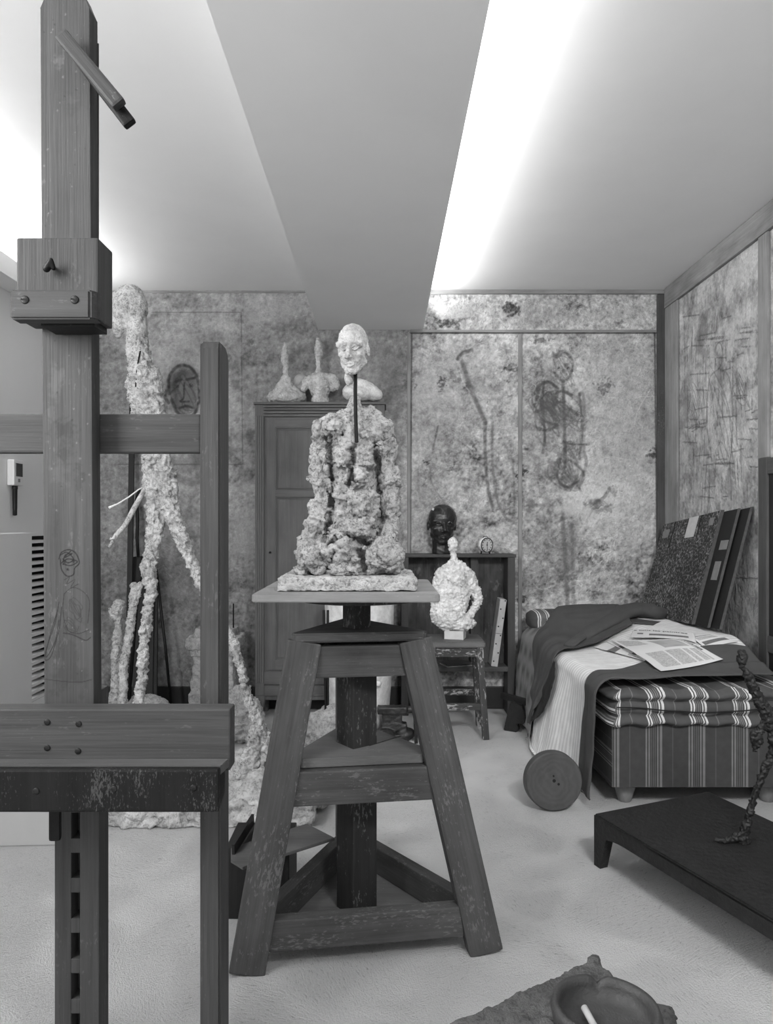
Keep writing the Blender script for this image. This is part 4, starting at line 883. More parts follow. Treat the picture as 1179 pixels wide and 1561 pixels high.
for k in range(12):
    q = math.radians(30*k); mb.box(cc+nrm*.0165+sx*(.031*math.sin(q))+Vector((0, 0, .031*math.cos(q))), (.005, .0008, .006), fr, 0)
mb.build('hour_marks', M_IRON, di)
for ang, L, w in ((5, .018, .004), (176, .028, .003)):
    q = math.radians(ang); v = sx*math.sin(q)+Vector((0, 0, math.cos(q))); mb = MB(); mb.bar(cc+nrm*.0175-v*.003, cc+nrm*.0175+v*L, w, .001, sx*math.cos(q)-Vector((0, 0, math.sin(q))), 0); mb.build('hand', M_IRON, di)
mb = MB(); mb.lathe(cc, [(.004, .0165), (.004, .019)], 12, R); mb.build('hub', M_IRON, di)
for s_ in (-1, 1): mb = MB(); a = cc+sx*.024*s_+Vector((0, 0, -.034)); mb.tube([a, (a.x+.006*s_, a.y, zt_+.001)], .004, 8); mb.build('foot', M_IRON, ck)
mb = MB(); mb.tube([cc+sx*-.016+Vector((0, 0, .040)), cc+sx*-.012+Vector((0, 0, .050)), cc+sx*.012+Vector((0, 0, .050)), cc+sx*.016+Vector((0, 0, .040))], .002, 8); mb.build('carry_loop', M_IRON, ck)
cv = thing('canvas', (W(765, 0, 4.1).x, 4.1, zl), 'stretched canvas standing on edge and leaning inside the shelf unit', 'canvas')
a = Vector((W(754, 0, 4.06).x, 4.12, zl+.001)); e_ = Vector((W(768, 0, 4.06).x, 4.12, W(0, 914, 4.06).z))
dd = (e_-a).normalized(); mb = MB(); mb.bar(a, e_, .038, .118, (1, 0, 0), .003); mb.build('stretched_canvas', plain('canvas_cloth', .52, .9, .3, 30, .3), cv)
px_ = Vector((1, 0, 0)); px_ = (px_-px_.dot(dd)*dd).normalized()
for k in range(9):
    q = a+dd*(.03+.05*k)+px_*(.011 if k % 2 else -.008)+Vector((0, -.0595, 0)); mb = MB(); mb.lathe(q, [(.0045, 0), (.0035, .0015)], 8, Matrix.Rotation(math.pi/2, 3, 'X')); mb.build('tack', M_IRON, cv)
mb = MB(); q = a+dd*.19+Vector((0, -.0592, 0)); mb.box(q, (.038, .0008, .002), Matrix((px_, px_.cross(dd)*-1, dd)).transposed(), 0); mb.build('canvas_fold', M_DARK, cv)
mg = thing('magazine', (W(700, 0, 4.1).x, 4.1, zl), 'dark magazine lying on the lower shelf behind the stool legs', 'magazine')
mb = MB(); mb.box((W(700, 0, 4.1).x, 4.12, zl+.0125), (.20, .12, .008), Matrix.Rotation(.35, 3, 'Z') @ Matrix.Rotation(.03, 3, 'Y'), .002); mb.build('cover', plain('magazine_cover', .06, .4, .8, 14, .05), mg)
mb = MB(); mb.box((W(700, 0, 4.1).x, 4.12, zl+.0034), (.19, .115, .005), Matrix.Rotation(.33, 3, 'Z'), .001); mb.build('pages', plain('magazine_pages', .35, .8, .1, 60, .1), mg)
# ------------------------------------------------------------------ bed
BY0, BY1, BX1 = 2.72, 4.12, 1.60
def BX(y): return .872-.045*(np.asarray(y, float)-BY0)/1.4
def ZT(x, y):
    x = np.asarray(x, float); y = np.asarray(y, float)
    return .462+.115*sst(1.0, 1.5, x)*sst(2.80, 3.15, y)+.10*sst(3.55, 3.9, y)*sst(BX(y)-.05, BX(y)+.12, x)*(1-sst(1.0, 1.5, x))
def onbed(px, py, off=0):
    d = 3.2
    for _ in range(60):
        x = (px-VX)*d/F; z = float(ZT(x, d))+off; d = .5*d+.5*(H-z)*F/(py-VY)
    return (px-VX)*d/F, d
Mt = ticking('bed_ticking', .050, .17, .10, .165); Mm = ticking('mattress_ticking', .070, .58, .18, .165)
bd = thing('bed', (1.23, 3.4, 0), 'single divan bed with striped ticking base and mattress against the right wall', 'bed')
def dense(lo, hi, st_, fn):
    """boxlike shell of fine faces moved by fn(p, n)"""
    lo = np.array(lo); hi = np.array(hi); mb = MB(); 
    for ax in range(3):
        u, v = [k for k in range(3) if k != ax]
        for s_, val in ((-1, lo[ax]), (1, hi[ax])):
            nu = max(2, int((hi[u]-lo[u])/st_)+1); nv = max(2, int((hi[v]-lo[v])/st_)+1)
            A, B = np.meshgrid(np.linspace(lo[u], hi[u], nu), np.linspace(lo[v], hi[v], nv), indexing='ij')
            P = np.zeros(A.shape+(3,)); P[..., u] = A; P[..., v] = B; P[..., ax] = val
            G = P.copy()
            if ax == 0: G[..., 0] = P[..., 2]*1.0+.02; G[..., 2] = P[..., 0]
            i = np.arange(nu*nv).reshape(nu, nv)
            Q = np.stack([i[:-1, :-1], i[1:, :-1], i[1:, 1:], i[:-1, 1:]], -1).reshape(-1, 4)
            mb.add(fn(P.reshape(-1, 3), ax, s_), Q.tolist(), G.reshape(-1, 3))
    return mb
def fbase(P, ax, s_): 
    Q = P.copy(); Q[:, 0] += (BX(P[:, 1])-.872)*(P[:, 0] < 1.2); return Q
dense((.878, BY0+.012, .085), (BX1, BY1, .325), .05, fbase).build('divan_base', Mt, bd, True)
lo, hi = np.array((.872, BY0, .318)), np.array((BX1, BY1, .462))
def fmat(P, ax, s_):
    Q = P.copy(); t = (P[:, 2]-lo[2])/(hi[2]-lo[2])
    roll = .030*(np.exp(-((t-.86)/.13)**2)+np.exp(-((t-.13)/.13)**2)*.9+.55*np.exp(-((t-.5)/.2)**2))-.012
    roll -= .018*(np.exp(-((t-.71)/.03)**2)+np.exp(-((t-.29)/.03)**2))
    r = .035                                                    # rounded edges
    ez_ = np.clip((t-.86)/.14, 0, 1)**2*.022+np.clip((.12-t)/.12, 0, 1)**2*.016
    w = pn(np.stack([P[:, 0]*13, P[:, 1]*13, P[:, 2]*9], 1))*.006+pn(P*30)*.002
    puck = .004*np.cos(P[:, 0]*2*math.pi/.11)*np.exp(-((t-.5)/.4)**2)
    dxl = np.clip(1-(P[:, 0]-lo[0])/.06, 0, 1)
    Q[:, 1] += np.where(P[:, 1] < (lo[1]+hi[1])/2, -1, 1)*(roll+w+puck-ez_)*np.clip(1-np.minimum(P[:, 1]-lo[1], hi[1]-P[:, 1])/.04, 0, 1)
    Q[:, 0] -= (roll+w-ez_)*dxl
    Q[:, 0] += np.clip(1-(P[:, 0]-lo[0])/.04, 0, 1)**2*np.clip(1-(P[:, 1]-lo[1])/.04, 0, 1)**2*.016
    Q[:, 2] += (pn(P*8)*.006+.006*np.sin(P[:, 0]*2*math.pi/.13))*(np.abs(t-.5)*2)
    Q[:, 0] += (BX(P[:, 1])-.872)*(P[:, 0] < 1.2)
    return Q
dense(lo, hi, .011, fmat).build('mattress', Mm, bd, True)
mb = MB(); xs = np.linspace(.885, 1.58, 40); zz_ = .318+.144*.5
mb.tube([(x, BY0-.018+.004*math.sin(x*40), zz_+.010*math.sin(x*9)) for x in xs], .0028, 6); mb.build('seam_cord', M_DARK, bd, True)
M_LEG = wood('pale_bed_leg', .21, .25, .05, .5, .3, .4)
for x, y in ((.955, 2.82), (1.52, 2.82), (.93, 4.0), (1.52, 4.0)):
    mb = MB(); mb.lathe((x, y, 0), [(.022, 0), (.026, .004), (.040, .055), (.044, .085)], 24); mb.build('leg', M_LEG, bd, True)
# striped bolster across the head
mb = MB(); xs = np.linspace(.815, 1.52, 30); rings = []; G = []
for k, x in enumerate(xs):
    e = min(k, len(xs)-1-k); f = 1-.35*(1-min(e/2.5, 1))**2; q = np.linspace(0, 2*math.pi, 26, endpoint=False)
    cs, sn = np.cos(q), np.sin(q); cs = np.sign(cs)*np.abs(cs)**.7; sn = np.sign(sn)*np.abs(sn)**.7
    r = 1-.10*np.exp(-(((np.degrees(q) % 180)-0)/12)**2)
    rings.append(np.stack([np.full_like(q, x), 3.995+.135*f*cs*r, .556+.056*f*sn*r], 1)); G.append(np.stack([np.full_like(q, x), q, q], 1))
mb.ring(None, rings, True, True, np.concatenate(G))
tag(mb.build('bolster', Mm, None, True), 'flat striped ticking bolster at the head of the bed under the jacket', 'bolster')

def bedpt(s, y, off=0., flare=0.14):
    """s > 0 across the top from the left edge, s < 0 down the left side"""
    s = np.asarray(s, float); y = np.asarray(y, float); R = .048; L = R*math.pi/2; x0 = BX(y)-.030
    th = np.clip((s+L/2)/L, 0, 1)*math.pi/2                      # 0 = side, pi/2 = top
    nx, nz = -np.cos(th), np.sin(th)
    x = x0+R+R*nx+np.clip(s-L/2, 0, None); zc_ = -R+R*nz-np.clip(-s-L/2, 0, None)
    ztop = ZT(np.maximum(x, x0+.02), y)+.013
    h = np.clip(-s-L/2, 0, None); x = x-(flare(y) if callable(flare) else flare)*h
    z = ztop+zc_
    return np.stack([x+off*nx, y, np.maximum(z+off*nz, .004+off)], -1)
def drape(name, mat, cs, nu=120, nv=90, off=.006, wr_=.006, fr=9, seed=0, thick=.0025, parent=None, fold=None, flare=.14, lift=None, extra=None, gsw=False):
    """cs(u,v) -> (s, y)"""
    U, V = np.meshgrid(np.linspace(0, 1, nu), np.linspace(0, 1, nv), indexing='ij')
    S, Y = cs(U, V)
    hang = sst(.0, -.3, S)
    w = pn(np.stack([S.ravel()*fr*.5+seed, Y.ravel()*fr, np.full(S.size, seed*1.7)], 1)).reshape(S.shape)
    w2 = pn(np.stack([S.ravel()*fr*1.1+seed, Y.ravel()*fr*2.3, np.full(S.size, seed*2.9)], 1)).reshape(S.shape)
    o = off+wr_*(.75+.6*w+.35*w2)*(1+1.8*hang)
    if fold is not None: o = o+fold(U, V)
    P = bedpt(S, Y, o, flare)
    if lift is not None: P[..., 2] += lift(U, V)
    G = np.stack([Y, S, o], -1)
    return grid(name, P, mat, parent, G=G, thick=thick, off=1)
FL = lambda y: .04+.19*sst(2.95, 3.25, y)*(1-.75*sst(3.38, 3.72, y))
def edge(*kn):
    k = np.array(kn, float)
    return lambda t: np.interp(t, np.linspace(0, 1, len(k)), k)
M_SHEET = cloth('striped_sheet', .82, .026, .95, depth=.13)
ylo = edge(2.80, 2.80, 2.80, 2.84, 2.86, 2.86); yhi = edge(3.62, 3.70, 3.95, 4.05, 4.08, 4.08)
tag(drape('bed_sheet', M_SHEET, lambda u, v: (-.50+u*1.21, ylo(u)+(yhi(u)-ylo(u))*v), 170, 120, .003, .005, 8, 3, flare=FL), 'white finely striped bed sheet spread over the bed and hanging down its left side', 'bed sheet')
M_GREY = cloth('grey_blanket', .070)
fold = lambda u, v: .008*sst(.47, .44, v)+.004*sst(.0, .05, v)
blo = edge(2.735, 2.735, 2.735, 2.73, 2.76, 2.80, 2.80); bhi = edge(2.86, 2.88, 2.86, 2.93, 3.04, 3.06, 3.0)
tag(drape('grey_blanket', M_GREY, lambda u, v: (-.50+u*1.20, blo(u)+.012*np.sin(u*21)*(u > .45)+(bhi(u)-blo(u))*v), 170, 60, .013, .006, 11, 8, .004, fold=fold, flare=FL), 'folded dark grey blanket across the foot of the bed and down its front corner', 'blanket')
# checked blanket hanging at the back left
t = NT('checked_blanket'); g = t.attr('gco').outputs['Vector']; x = t.n('ShaderNodeSeparateXYZ'); t.link(g, x.inputs[0])
A_ = t.math('ADD', t.math('MULTIPLY', t.math('SINE', t.math('MULTIPLY', x.outputs[0], 62)), .5), .5); B_ = t.math('ADD', t.math('MULTIPLY', t.math('SINE', t.math('MULTIPLY', x.outputs[1], 62)), .5), .5)
L_ = t.math('GREATER_THAN', t.math('SINE', t.math('MULTIPLY', t.math('ADD', x.outputs[0], x.outputs[1]), 900)), 0)
s = t.mix(t.math('MULTIPLY', t.math('MULTIPLY', A_, B_), t.math('ADD', .35, t.math('MULTIPLY', L_, .65))), .24, .03)
M_CHK = t.done(s, .95)
clo = edge(3.50, 3.50, 3.52, 3.55, 3.6); chi = edge(3.92, 3.98, 4.02, 4.03, 4.02)
tag(drape('checked_blanket', M_CHK, lambda u, v: (-.50+u*.72, clo(u)+(chi(u)-clo(u))*v), 100, 60, .016, .007, 9, 12, .003, flare=FL), 'grey checked blanket hanging over the head-end left side of the bed', 'blanket')
# work jacket
M_JAC = cloth('dark_jacket', .062); M_LIN = cloth('jacket_lining', .018)
jk = thing('work_jacket', (1.0, 3.6, .58), 'dark grey work jacket thrown over the head end of the bed, sleeve outstretched', 'jacket')
jl = edge(3.44, 3.36, 3.30, 3.36, 3.48, 3.58, 3.64); jh = edge(3.47, 3.56, 3.66, 3.80, 3.92, 3.93, 3.90)
drape('jacket_body', M_JAC, lambda u, v: (-.34+u*.80, jl(u)+(jh(u)-jl(u))*v), 110, 70, .026, .010, 12, 17, .004, jk, flare=FL, lift=lambda u, v: .035*sst(.25, .6, u)*sst(.1, .6, v))
l1 = edge(3.38, 3.27, 3.24, 3.29); l2 = edge(3.44, 3.40, 3.36, 3.31)
drape('jacket_lining', M_LIN, lambda u, v: (-.31+u*.29, l1(u)+(l2(u)-l1(u))*v), 50, 24, .028, .008, 16, 22, .003, jk, flare=FL)
def sleeve(name, pts, w, h, mat):
    mb = MB(); rings = []; n = 22
    pts = [Vector(p) for p in pts]
    for k in range(len(pts)):
        t_ = (pts[min(k+1, len(pts)-1)]-pts[max(0, k-1)]).normalized(); sd_ = Vector((0, 0, 1)).cross(t_).normalized(); up = t_.cross(sd_)
        q = np.linspace(0, 2*math.pi, n, endpoint=False); wr2 = pn(np.stack([np.cos(q)*1.5+k*.8, np.sin(q)*1.5, np.full(n, 3.3)], 1))
        rings.append(np.array([(pts[k]+sd_*(w[k]*math.cos(a))+up*(h[k]*math.sin(a)*(1+.25*r)+.004*r))[:] for a, r in zip(q, wr2)]))
    mb.ring(None, rings); return mb.build(name, mat, jk, True)
def bp(px, py, lift): x, y = onbed(px, py, lift); return (x, y, float(ZT(x, y))+lift)
sleeve('sleeve', [bp(880, 975, .045), bp(905, 958, .05), bp(930, 945, .055), bp(950, 934, .06), bp(972, 930, .06), bp(995, 932, .055), bp(1010, 936, .05)], [.05, .065, .07, .075, .075, .07, .062], [.022, .030, .032, .036, .038, .034, .026], M_JAC)
sleeve('cuff', [bp(953, 947, .022), bp(968, 947, .024), bp(985, 949, .022), bp(1003, 951, .018)], [.05, .05, .048, .045], [.014, .014, .012, .009], M_JAC)
sleeve('folded_flap', [bp(868, 985, .05), bp(890, 968, .055), bp(915, 955, .058), bp(940, 945, .055)], [.025, .03, .03, .02], [.016, .018, .016, .010], M_JAC)

# ------------------------------------------------------------------ newspapers
t = NT('newsprint'); a = t.attr('col').outputs['Fac']; M_NEWS = t.done(a, .9); M_INK = plain('ink', .03, .8, .1, 40, 0)
def paper(quad_, off, label, seed, blocks, tilt=0, text=(), thick=.0012):
    """quad px: TL, TR, BR, BL of the page; blocks in page coordinates"""
    XY = [np.array(onbed(px, py, off)) for px, py in quad_]
    n, m = 90, 70; U, V = np.meshgrid(np.linspace(0, 1, n), np.linspace(0, 1, m), indexing='ij')
    def pos(u, v, e=0.):
        u = np.asarray(u, float)[..., None]; v = np.asarray(v, float)[..., None]
        q = (1-v)*((1-u)*XY[0]+u*XY[1])+v*((1-u)*XY[3]+u*XY[2])
        wv_ = pn(np.stack([q[..., 0].ravel()*7+seed, q[..., 1].ravel()*7, np.full(q[..., 0].size, seed*.7)], 1)).reshape(q[..., 0].shape)
        return np.concatenate([q, (ZT(q[..., 0], q[..., 1])+off+.004*wv_+e)[..., None]], -1)
    C = np.full(U.shape, .68)
    g_ = np.random.default_rng(seed)
    for u0, u1, v0, v1, kind in blocks:
        k = (U >= u0) & (U <= u1) & (V >= v0) & (V <= v1)
        if kind == 't': C[k] = (.44+.2*(g_.random(U.shape)-.5))[k]
        elif kind == 'p': C[k] = (.36+.08*fbm(np.stack([U.ravel()*4, V.ravel()*4, np.full(U.size, seed)], 1), 3).reshape(U.shape))[k]
        elif kind == 'd': C[k] = (.10+.1*(g_.random(U.shape)))[k]
        elif kind == 'm': C[k] = .40
    c0 = pos(np.array([.5]), np.array([.5]))[0]
    o = grid('newspaper', pos(U, V), M_NEWS, extra={'col': np.clip(C, .04, .7)}, thick=thick, off=1)
    tag(o, label, 'newspaper', 'newspapers on the bed')
    for body, a_, b_, size, flip in text:
        cu = bpy.data.curves.new('t', 'FONT'); cu.body = body; cu.size = 1; cu.offset = .012
        to = bpy.data.objects.new('t', cu); COL.objects.link(to); dg = bpy.context.evaluated_depsgraph_get()
        me = bpy.data.meshes.new_from_object(to.evaluated_get(dg)); bpy.data.objects.remove(to)
        co = np.array([v.co[:] for v in me.vertices]); wd_ = co[:, 0].max(); co /= wd_
        a_ = np.array(a_); b_ = np.array(b_); nrm_ = np.array(flip)*size
        UV = a_+(b_-a_)*co[:, :1]+nrm_*(co[:, 1:2]*wd_)
        P = pos(UV[:, 0], UV[:, 1], .0012)
        mb = MB(); mb.add(P, [list(p.vertices) for p in me.polygons]); mb.build('headline', M_INK, o); bpy.data.meshes.remove(me)
    return o
paper([(925, 979), (940, 972), (1004, 1000), (990, 1011)], .034, 'newspaper folded under the open page, showing dark column lines at its left', 5, [(.05, .95, .30, .42, 'd'), (.02, .95, .62, .70, 'd'), (.1, .9, .75, .9, 'm')])
paper([(906, 986), (925, 979), (992, 1003), (994, 1011)], .031, 'thin folded newspaper edge sticking out leftmost beneath the open page', 6, [(.0, 1, .25, .4, 'd'), (.1, 1, .6, .75, 'm')])
paper([(1048, 972), (1082, 967), (1126, 977), (1078, 990)], .034, 'newspaper folded at the right end of the pile, bold headline toward the wall', 7, [(.08, .9, .62, .80, 'd'), (.0, .9, .08, .16, 'd'), (.1, .8, .25, .5, 't')])
paper([(966, 957), (1058, 965), (1062, 979), (962, 971)], .040, 'newspaper under the open page with a headline along its far edge', 8, [(.10, .2, .5, .65, 'd'), (.30, .9, .55, .75, 'd')], text=[('e tous les peintres', (.02, .26), (.90, .30), .06, (0, -3.2))])
paper([(1037, 975), (1103, 1005), (1008, 1022), (931, 974)], .053, 'open newspaper page on top of the pile with picture and text columns', 9,
      [(.10, .50, .15, .52, 'p'), (.20, .42, .2, .38, 'm'), (.58, .93, .14, .22, 't'), (.58, .93, .25, .33, 't'), (.58, .93, .36, .58, 't'), (.58, .93, .62, .88, 't'), (.05, .95, .10, .12, 'm'), (.06, .30, .62, .95, 't')],
      text=[('LE CORBUSIER', (.05, .085), (.66, .10), .06, (0, -1.1))])

# ------------------------------------------------------------------ portfolios leaning in the corner
t = NT('speckled_card'); g = t.attr('gco').outputs['Vector']; n1 = t.noise(g, 75, 4, .75); n2 = t.noise(g, 7, 4, .6)
s = t.ramp(t.math('ADD', n1, t.math('MULTIPLY', t.math('SUBTRACT', n2, .5), .25)), [(.47, .010), (.55, .10), (.66, .34)])
M_SPK = t.done(s, .7, n1, .2, .002)
M_CARD = plain('black_card', .010, .8, .4, 20, .1); M_TAPE = plain('paper_tape', .50, .8, .2, 40, .1); M_EDGE = plain('worn_card_edge', .08, .8, .5, 60, .2)
M_TAPE2 = plain('old_paper_label', .20, .8, .3, 40, .1)
def board(lab, yA, yB, zA, zB, xt, lean, th, mat, tapes, slits=(), edge_=True):
    """card standing on the floor behind the bed and leaning on the right wall; yA far edge, yB near edge"""
    root = thing('portfolio', (xt-.2, (yA+yB)/2, .02), lab, 'portfolio', 'portfolios by the bed')
    def p(u, v, e=0):      # u 0 far .. 1 near ; v height 0..1
        y = yA+(yB-yA)*u; v = .53+.47*v; z = .0+(zA+(zB-zA)*u)*v
        x = xt-lean*(1-v); return (x-e, y, z)
    def slab(u0, u1, v0, v1, e0, e1):
        q = [p(u0, v0, e0), p(u1, v0, e0), p(u1, v1, e0), p(u0, v1, e0), p(u0, v0, e1), p(u1, v0, e1), p(u1, v1, e1), p(u0, v1, e1)]
        m = MB(); L = [(0, y, z) for x, y, z in q]
        m.add(q, [(3, 2, 1, 0), (4, 5, 6, 7), (0, 1, 5, 4), (1, 2, 6, 5), (2, 3, 7, 6), (3, 0, 4, 7)]); return m
    slab(0, 1, 0, 1, 0, th).build('card_cover', mat, root)
    if edge_: slab(.997, 1.002, 0, 1.003, -.001, th+.001).build('spine', M_EDGE, root)
    for u0, u1, v0, v1, mm in tapes: slab(u0, u1, v0, v1, th, th+.0012).build('tape', mm, root)
    for u0, u1, v0, v1 in slits: slab(u0, u1, v0, v1, th, th+.0015).build('slit', M_DARK, root)
    return root
g_ = 'portfolio'
board('speckled grey portfolio with white tape at the top, front one in the corner', 4.10, 3.40, 1.09, 1.16, 1.628, .30, .014, M_SPK, [(.50, .66, .80, 1.0, M_TAPE), (.05, .17, .84, .93, M_TAPE2), (.38, .49, .86, .97, M_SPK), (.86, .93, .88, .95, M_TAPE2)], [(.24, .255, .72, .99), (.705, .72, .72, 1.0)])
board('dark portfolio directly behind the speckled one, taped at its near edge', 4.02, 3.27, 1.10, 1.165, 1.640, .30, .010, M_CARD, [(.885, .985, .66, .74, M_TAPE2), (.88, .96, .40, .56, M_TAPE2)])
board('black portfolio nearest the wall, behind the other two', 3.95, 3.20, 1.10, 1.17, 1.662, .30, .010, M_CARD, [])

# dark cupboard door leaf at the right edge
M_CUP = wood('dark_cupboard', .075, .4, .1, .55, .4, .3)
cp_ = thing('cupboard_door', (1.645, 2.85, 0), 'dark panelled wooden door leaf standing against the right wall at the photo edge', 'door')
z1 = H-(698-VY)*3.09/F
for y0_, y1_ in ((3.03, 3.10), (2.60, 2.67)): mb = MB(); mb.span((1.632, y0_, 0), (1.655, y1_, z1), .006); mb.build('stile', M_CUP, cp_)
for za, zb2 in ((z1-.075, z1-.006), (.55, .62), (.0, .1)): mb = MB(); mb.span((1.634, 2.67, za), (1.654, 3.03, zb2), .003, 1); mb.build('rail', M_CUP, cp_)
mb = MB(); mb.span((1.642, 2.66, .05), (1.650, 3.04, z1-.03), 0); mb.build('panel', M_BLK, cp_)

# ------------------------------------------------------------------ wooden disc, trestle foot
M_DISC = NT('turned_disc'); t = M_DISC; g = t.attr('gco').outputs['Vector']
wv = t.n('ShaderNodeTexWave'); wv.wave_type = 'RINGS'; wv.rings_direction = 'Y'; wv.inputs['Scale'].default_value = 14; wv.inputs['Distortion'].default_value = 9; wv.inputs['Detail'].default_value = 4; wv.inputs['Detail Scale'].default_value = 1.5
t.link(g, wv.inputs['Vector']); n2 = t.noise(g, 12, 5, .6, .5); n3 = t.noise(g, 60, 4, .6)
s = t.math('MULTIPLY', t.math('ADD', .45, t.math('ADD', t.math('MULTIPLY', wv.outputs['Fac'], .13), t.math('MULTIPLY', n2, .8))), .078)
M_DISC = t.done(s, .6, n3, .2, .004)
dc = W(845, 1187, 2.71); rd = 44.5*2.71/F
dk = thing('wooden_disc', (dc.x, 2.73, 0), 'round wooden disc with three small holes standing on edge at the bed corner', 'wooden disc')
Rm = Matrix.Rotation(math.radians(4), 3, 'Z') @ Matrix.Rotation(math.radians(86), 3, 'X')
cz_ = rd+.0005; mb = MB(); mb.lathe((dc.x, 2.735, cz_), [(.0, .0245), (rd-.006, .024), (rd-.001, .019), (rd, -.015), (rd-.003, -.022), (.0, -.024)], 72, Rm)
V = mb.v[-1]; mb.g[-1] = V-np.array((dc.x, 2.735, cz_)); o = mb.build('disc', M_DISC, dk, flat_angle=1)
for dx_, dz_, r_ in ((-.001, .004, .0065), (-.012, -.009, .0048), (.016, -.009, .0048), (-.003, .022, .0035)):
    mb = MB(); mb.lathe((dc.x+dx_, 2.735, cz_+dz_), [(r_, .020), (r_, .0252)], 14, Rm); mb.build('hole', M_DARK, dk)
tf = thing('trestle_foot', (.74, 3.72, 0), 'small dark scrolled wooden foot on the floor at the head end of the bed', 'stand foot')
c0 = tp(783, 1112, 0); mb = MB()
prof = [(0, 0), (.075, -.0), (.085, .02), (.075, .045), (.11, .05), (.125, .085), (.10, .14), (.055, .16), (.035, .15)]
mb.prism([(q[0], q[1]) for q in prof], .055, Matrix(((.85, 0, .3, .635), (-.5, 0, .6, 3.77), (0, 1, 0, .0), (0, 0, 0, 1))), .004); mb.build('scroll_block', M_BLK, tf)
mb = MB(); mb.bar((.640, 3.86, .165), (.795, 3.72, .150), .035, .02, (0, 0, 1), .004); mb.build('top_rail', M_BLK, tf)

# ------------------------------------------------------------------ dark bench and striding figure
M_BRZ = plain('black_bronze', .016, .5, .6, 22, .9, .0, .3, 60)
bn = thing('low_bench', (1.05, 2.0, 0), 'low black rough-surfaced bench with stub legs on the floor at right', 'bench')
A = np.array(tp(906, 1240, .165)); B = np.array(tp(1080, 1206, .165)); dirv = np.array((.235, -.60))
Cq = A+dirv*1.75; Dq = B+(dirv*.93+np.array((-.02, 0)))*1.75
def strip(p, q, z0f, th, name):
    """apron with an arched lower edge"""
    n = 40; t_ = np.linspace(0, 1, n); L = np.array(p)[None]*(1-t_[:, None])+np.array(q)[None]*t_[:, None]; nn = np.array((-(q-p)[1], (q-p)[0])); nn = nn/np.linalg.norm(nn)*th
    z0 = z0f(t_); rings = []
    for k in range(n): a = L[k]; b2 = a+nn; rings.append(np.array([(*a, z0[k]), (*a, .160), (*b2, .160), (*b2, z0[k])]))
    return MB().ring(None, rings).build(name, M_BRZ, bn)
b = Blob(None)
mb = MB(); mb.prism([tuple(A), tuple(Cq), tuple(Dq), tuple(B)], .014, Matrix.Translation((0, 0, .151)), .004, True); mb.build('bench_top', M_BRZ, bn)
arch = lambda t_: np.where((t_ < .035) | (t_ > .965), 0.0, .115-.06*(1-np.sqrt(np.clip(1-((.5-np.abs(t_-.5)-.13)/-.13).clip(0, 1)**2, 0, 1))))
strip(A, Cq, arch, .03, 'apron'); strip(B, A, lambda t_: np.where((t_ < .05) | (t_ > .95), 0.0, .11), .03, 'apron'); strip(Dq, B, lambda t_: np.where((t_ < .04) | (t_ > .96), 0, .11), .03, 'apron')
d = 2.08
sf = thing('thin_bronze_figure', (W(1135, 0, d).x, d, .165), 'thin blackened striding figure standing on the low black bench', 'sculpture')
zb3 = .1655
b = Blob(d); b.ell((1131.5, 1003, 0), (7, 8, 14)); b.cap((1133, 1014, 4), (1137, 1022, 4.5), (1141, 1030, 7.5), (1149, 1050, 7.5), (1158, 1068, 8.5), (1167, 1082, 9), (1171, 1098, 8), (1174, 1110, 7)); b.cap((1167, 1078, 7), (1165, 1100, 5), (1160, 1112, 5), (1156, 1128, 7), (1152, 1142, 4)); b.ell((1153, 1124, 0), (9, 7, 13))
b.cap((1174, 1105, 6), (1181, 1140, 6), (1176, 1155, 6), (1166, 1175, 6), (1158, 1195, 5.5), (1152, 1212, 4.5), (1145, 1232, 5), (1140, 1250, 5.5), (1136, 1266, 7), (1134, 1284, 8)); b.cap((1134, 1272, 7), (1122, 1278, 6), (1108, 1281, 5), (1096, 1281, 4))
b.cap((1174, 1105, 6), (1192, 1160, 6, -20), (1206, 1230, 5, -60), (1222, 1300, 7, -110)); b.cap((1222, 1302, 7, -110), (1205, 1306, 5, -110))
b.build('body', M_BRZ, sf, .0032, 1, [(.0025, 60, 'k'), (.004, 90, 't')], 91, flat=zb3)

# ------------------------------------------------------------------ rough block with ashtray, near the camera
ft = thing('rough_plinth', (.33, .90, 0), 'rough dark clay-covered plinth in the foreground with an ashtray on it', 'plinth')
z0 = .489; cA = np.array(tp(907, 1459, z0)); cL = np.array(tp(684, 1556, z0)); cR = np.array(tp(1042, 1563, z0)); e1 = cL-cA; e2 = (cR-cA)*1.9
b = Blob(None); t = bmesh.new()
Q = [cA, cA+e1, cA+e1+e2, cA+e2]; ce = sum(Q)/4
P = [(*(ce+(q-ce)*f), z) for z, f in ((.002, .84), (.40, .86), (.43, 1.0), (z0-.002, 1.0)) for q in Q]
vs_ = [b.bm.verts.new(p) for p in P]
for k in range(3):
    for i in range(4): j = (i+1) % 4; b.bm.faces.new((vs_[k*4+i], vs_[k*4+j], vs_[k*4+4+j], vs_[k*4+4+i]))
b.bm.faces.new(vs_[3::-1]); b.bm.faces.new(vs_[12:])
bmesh.ops.recalc_face_normals(b.bm, faces=b.bm.faces); t.free()
b.ell((*(cA+(ce-cA)*.03), z0), (.010, .010, .006)); b.ell((*(cA+e2*.42), z0-.004), (.018, .018, .007))
M_CLAY = plaster('dark_clay', .12, .5, 1.2, .9, .03)
b.build('clay_block', M_CLAY, ft, .0045, 3, [(.003, 25, 'f'), (.002, 70, 'f'), (.001, 180, 'f')], 95, flat=.0005)
ay = thing('ashtray', (0, 0, 0), 'dark oval ashtray with a worn rim on the foreground plinth', 'ashtray')
ac = np.array(tp(918, 1560, z0)); ay.location = (ac[0], ac[1], z0); ORG[ay.name] = Vector((ac[0], ac[1], z0))
a1 = (e1/np.linalg.norm(e1)); ra, rb = .060, .060
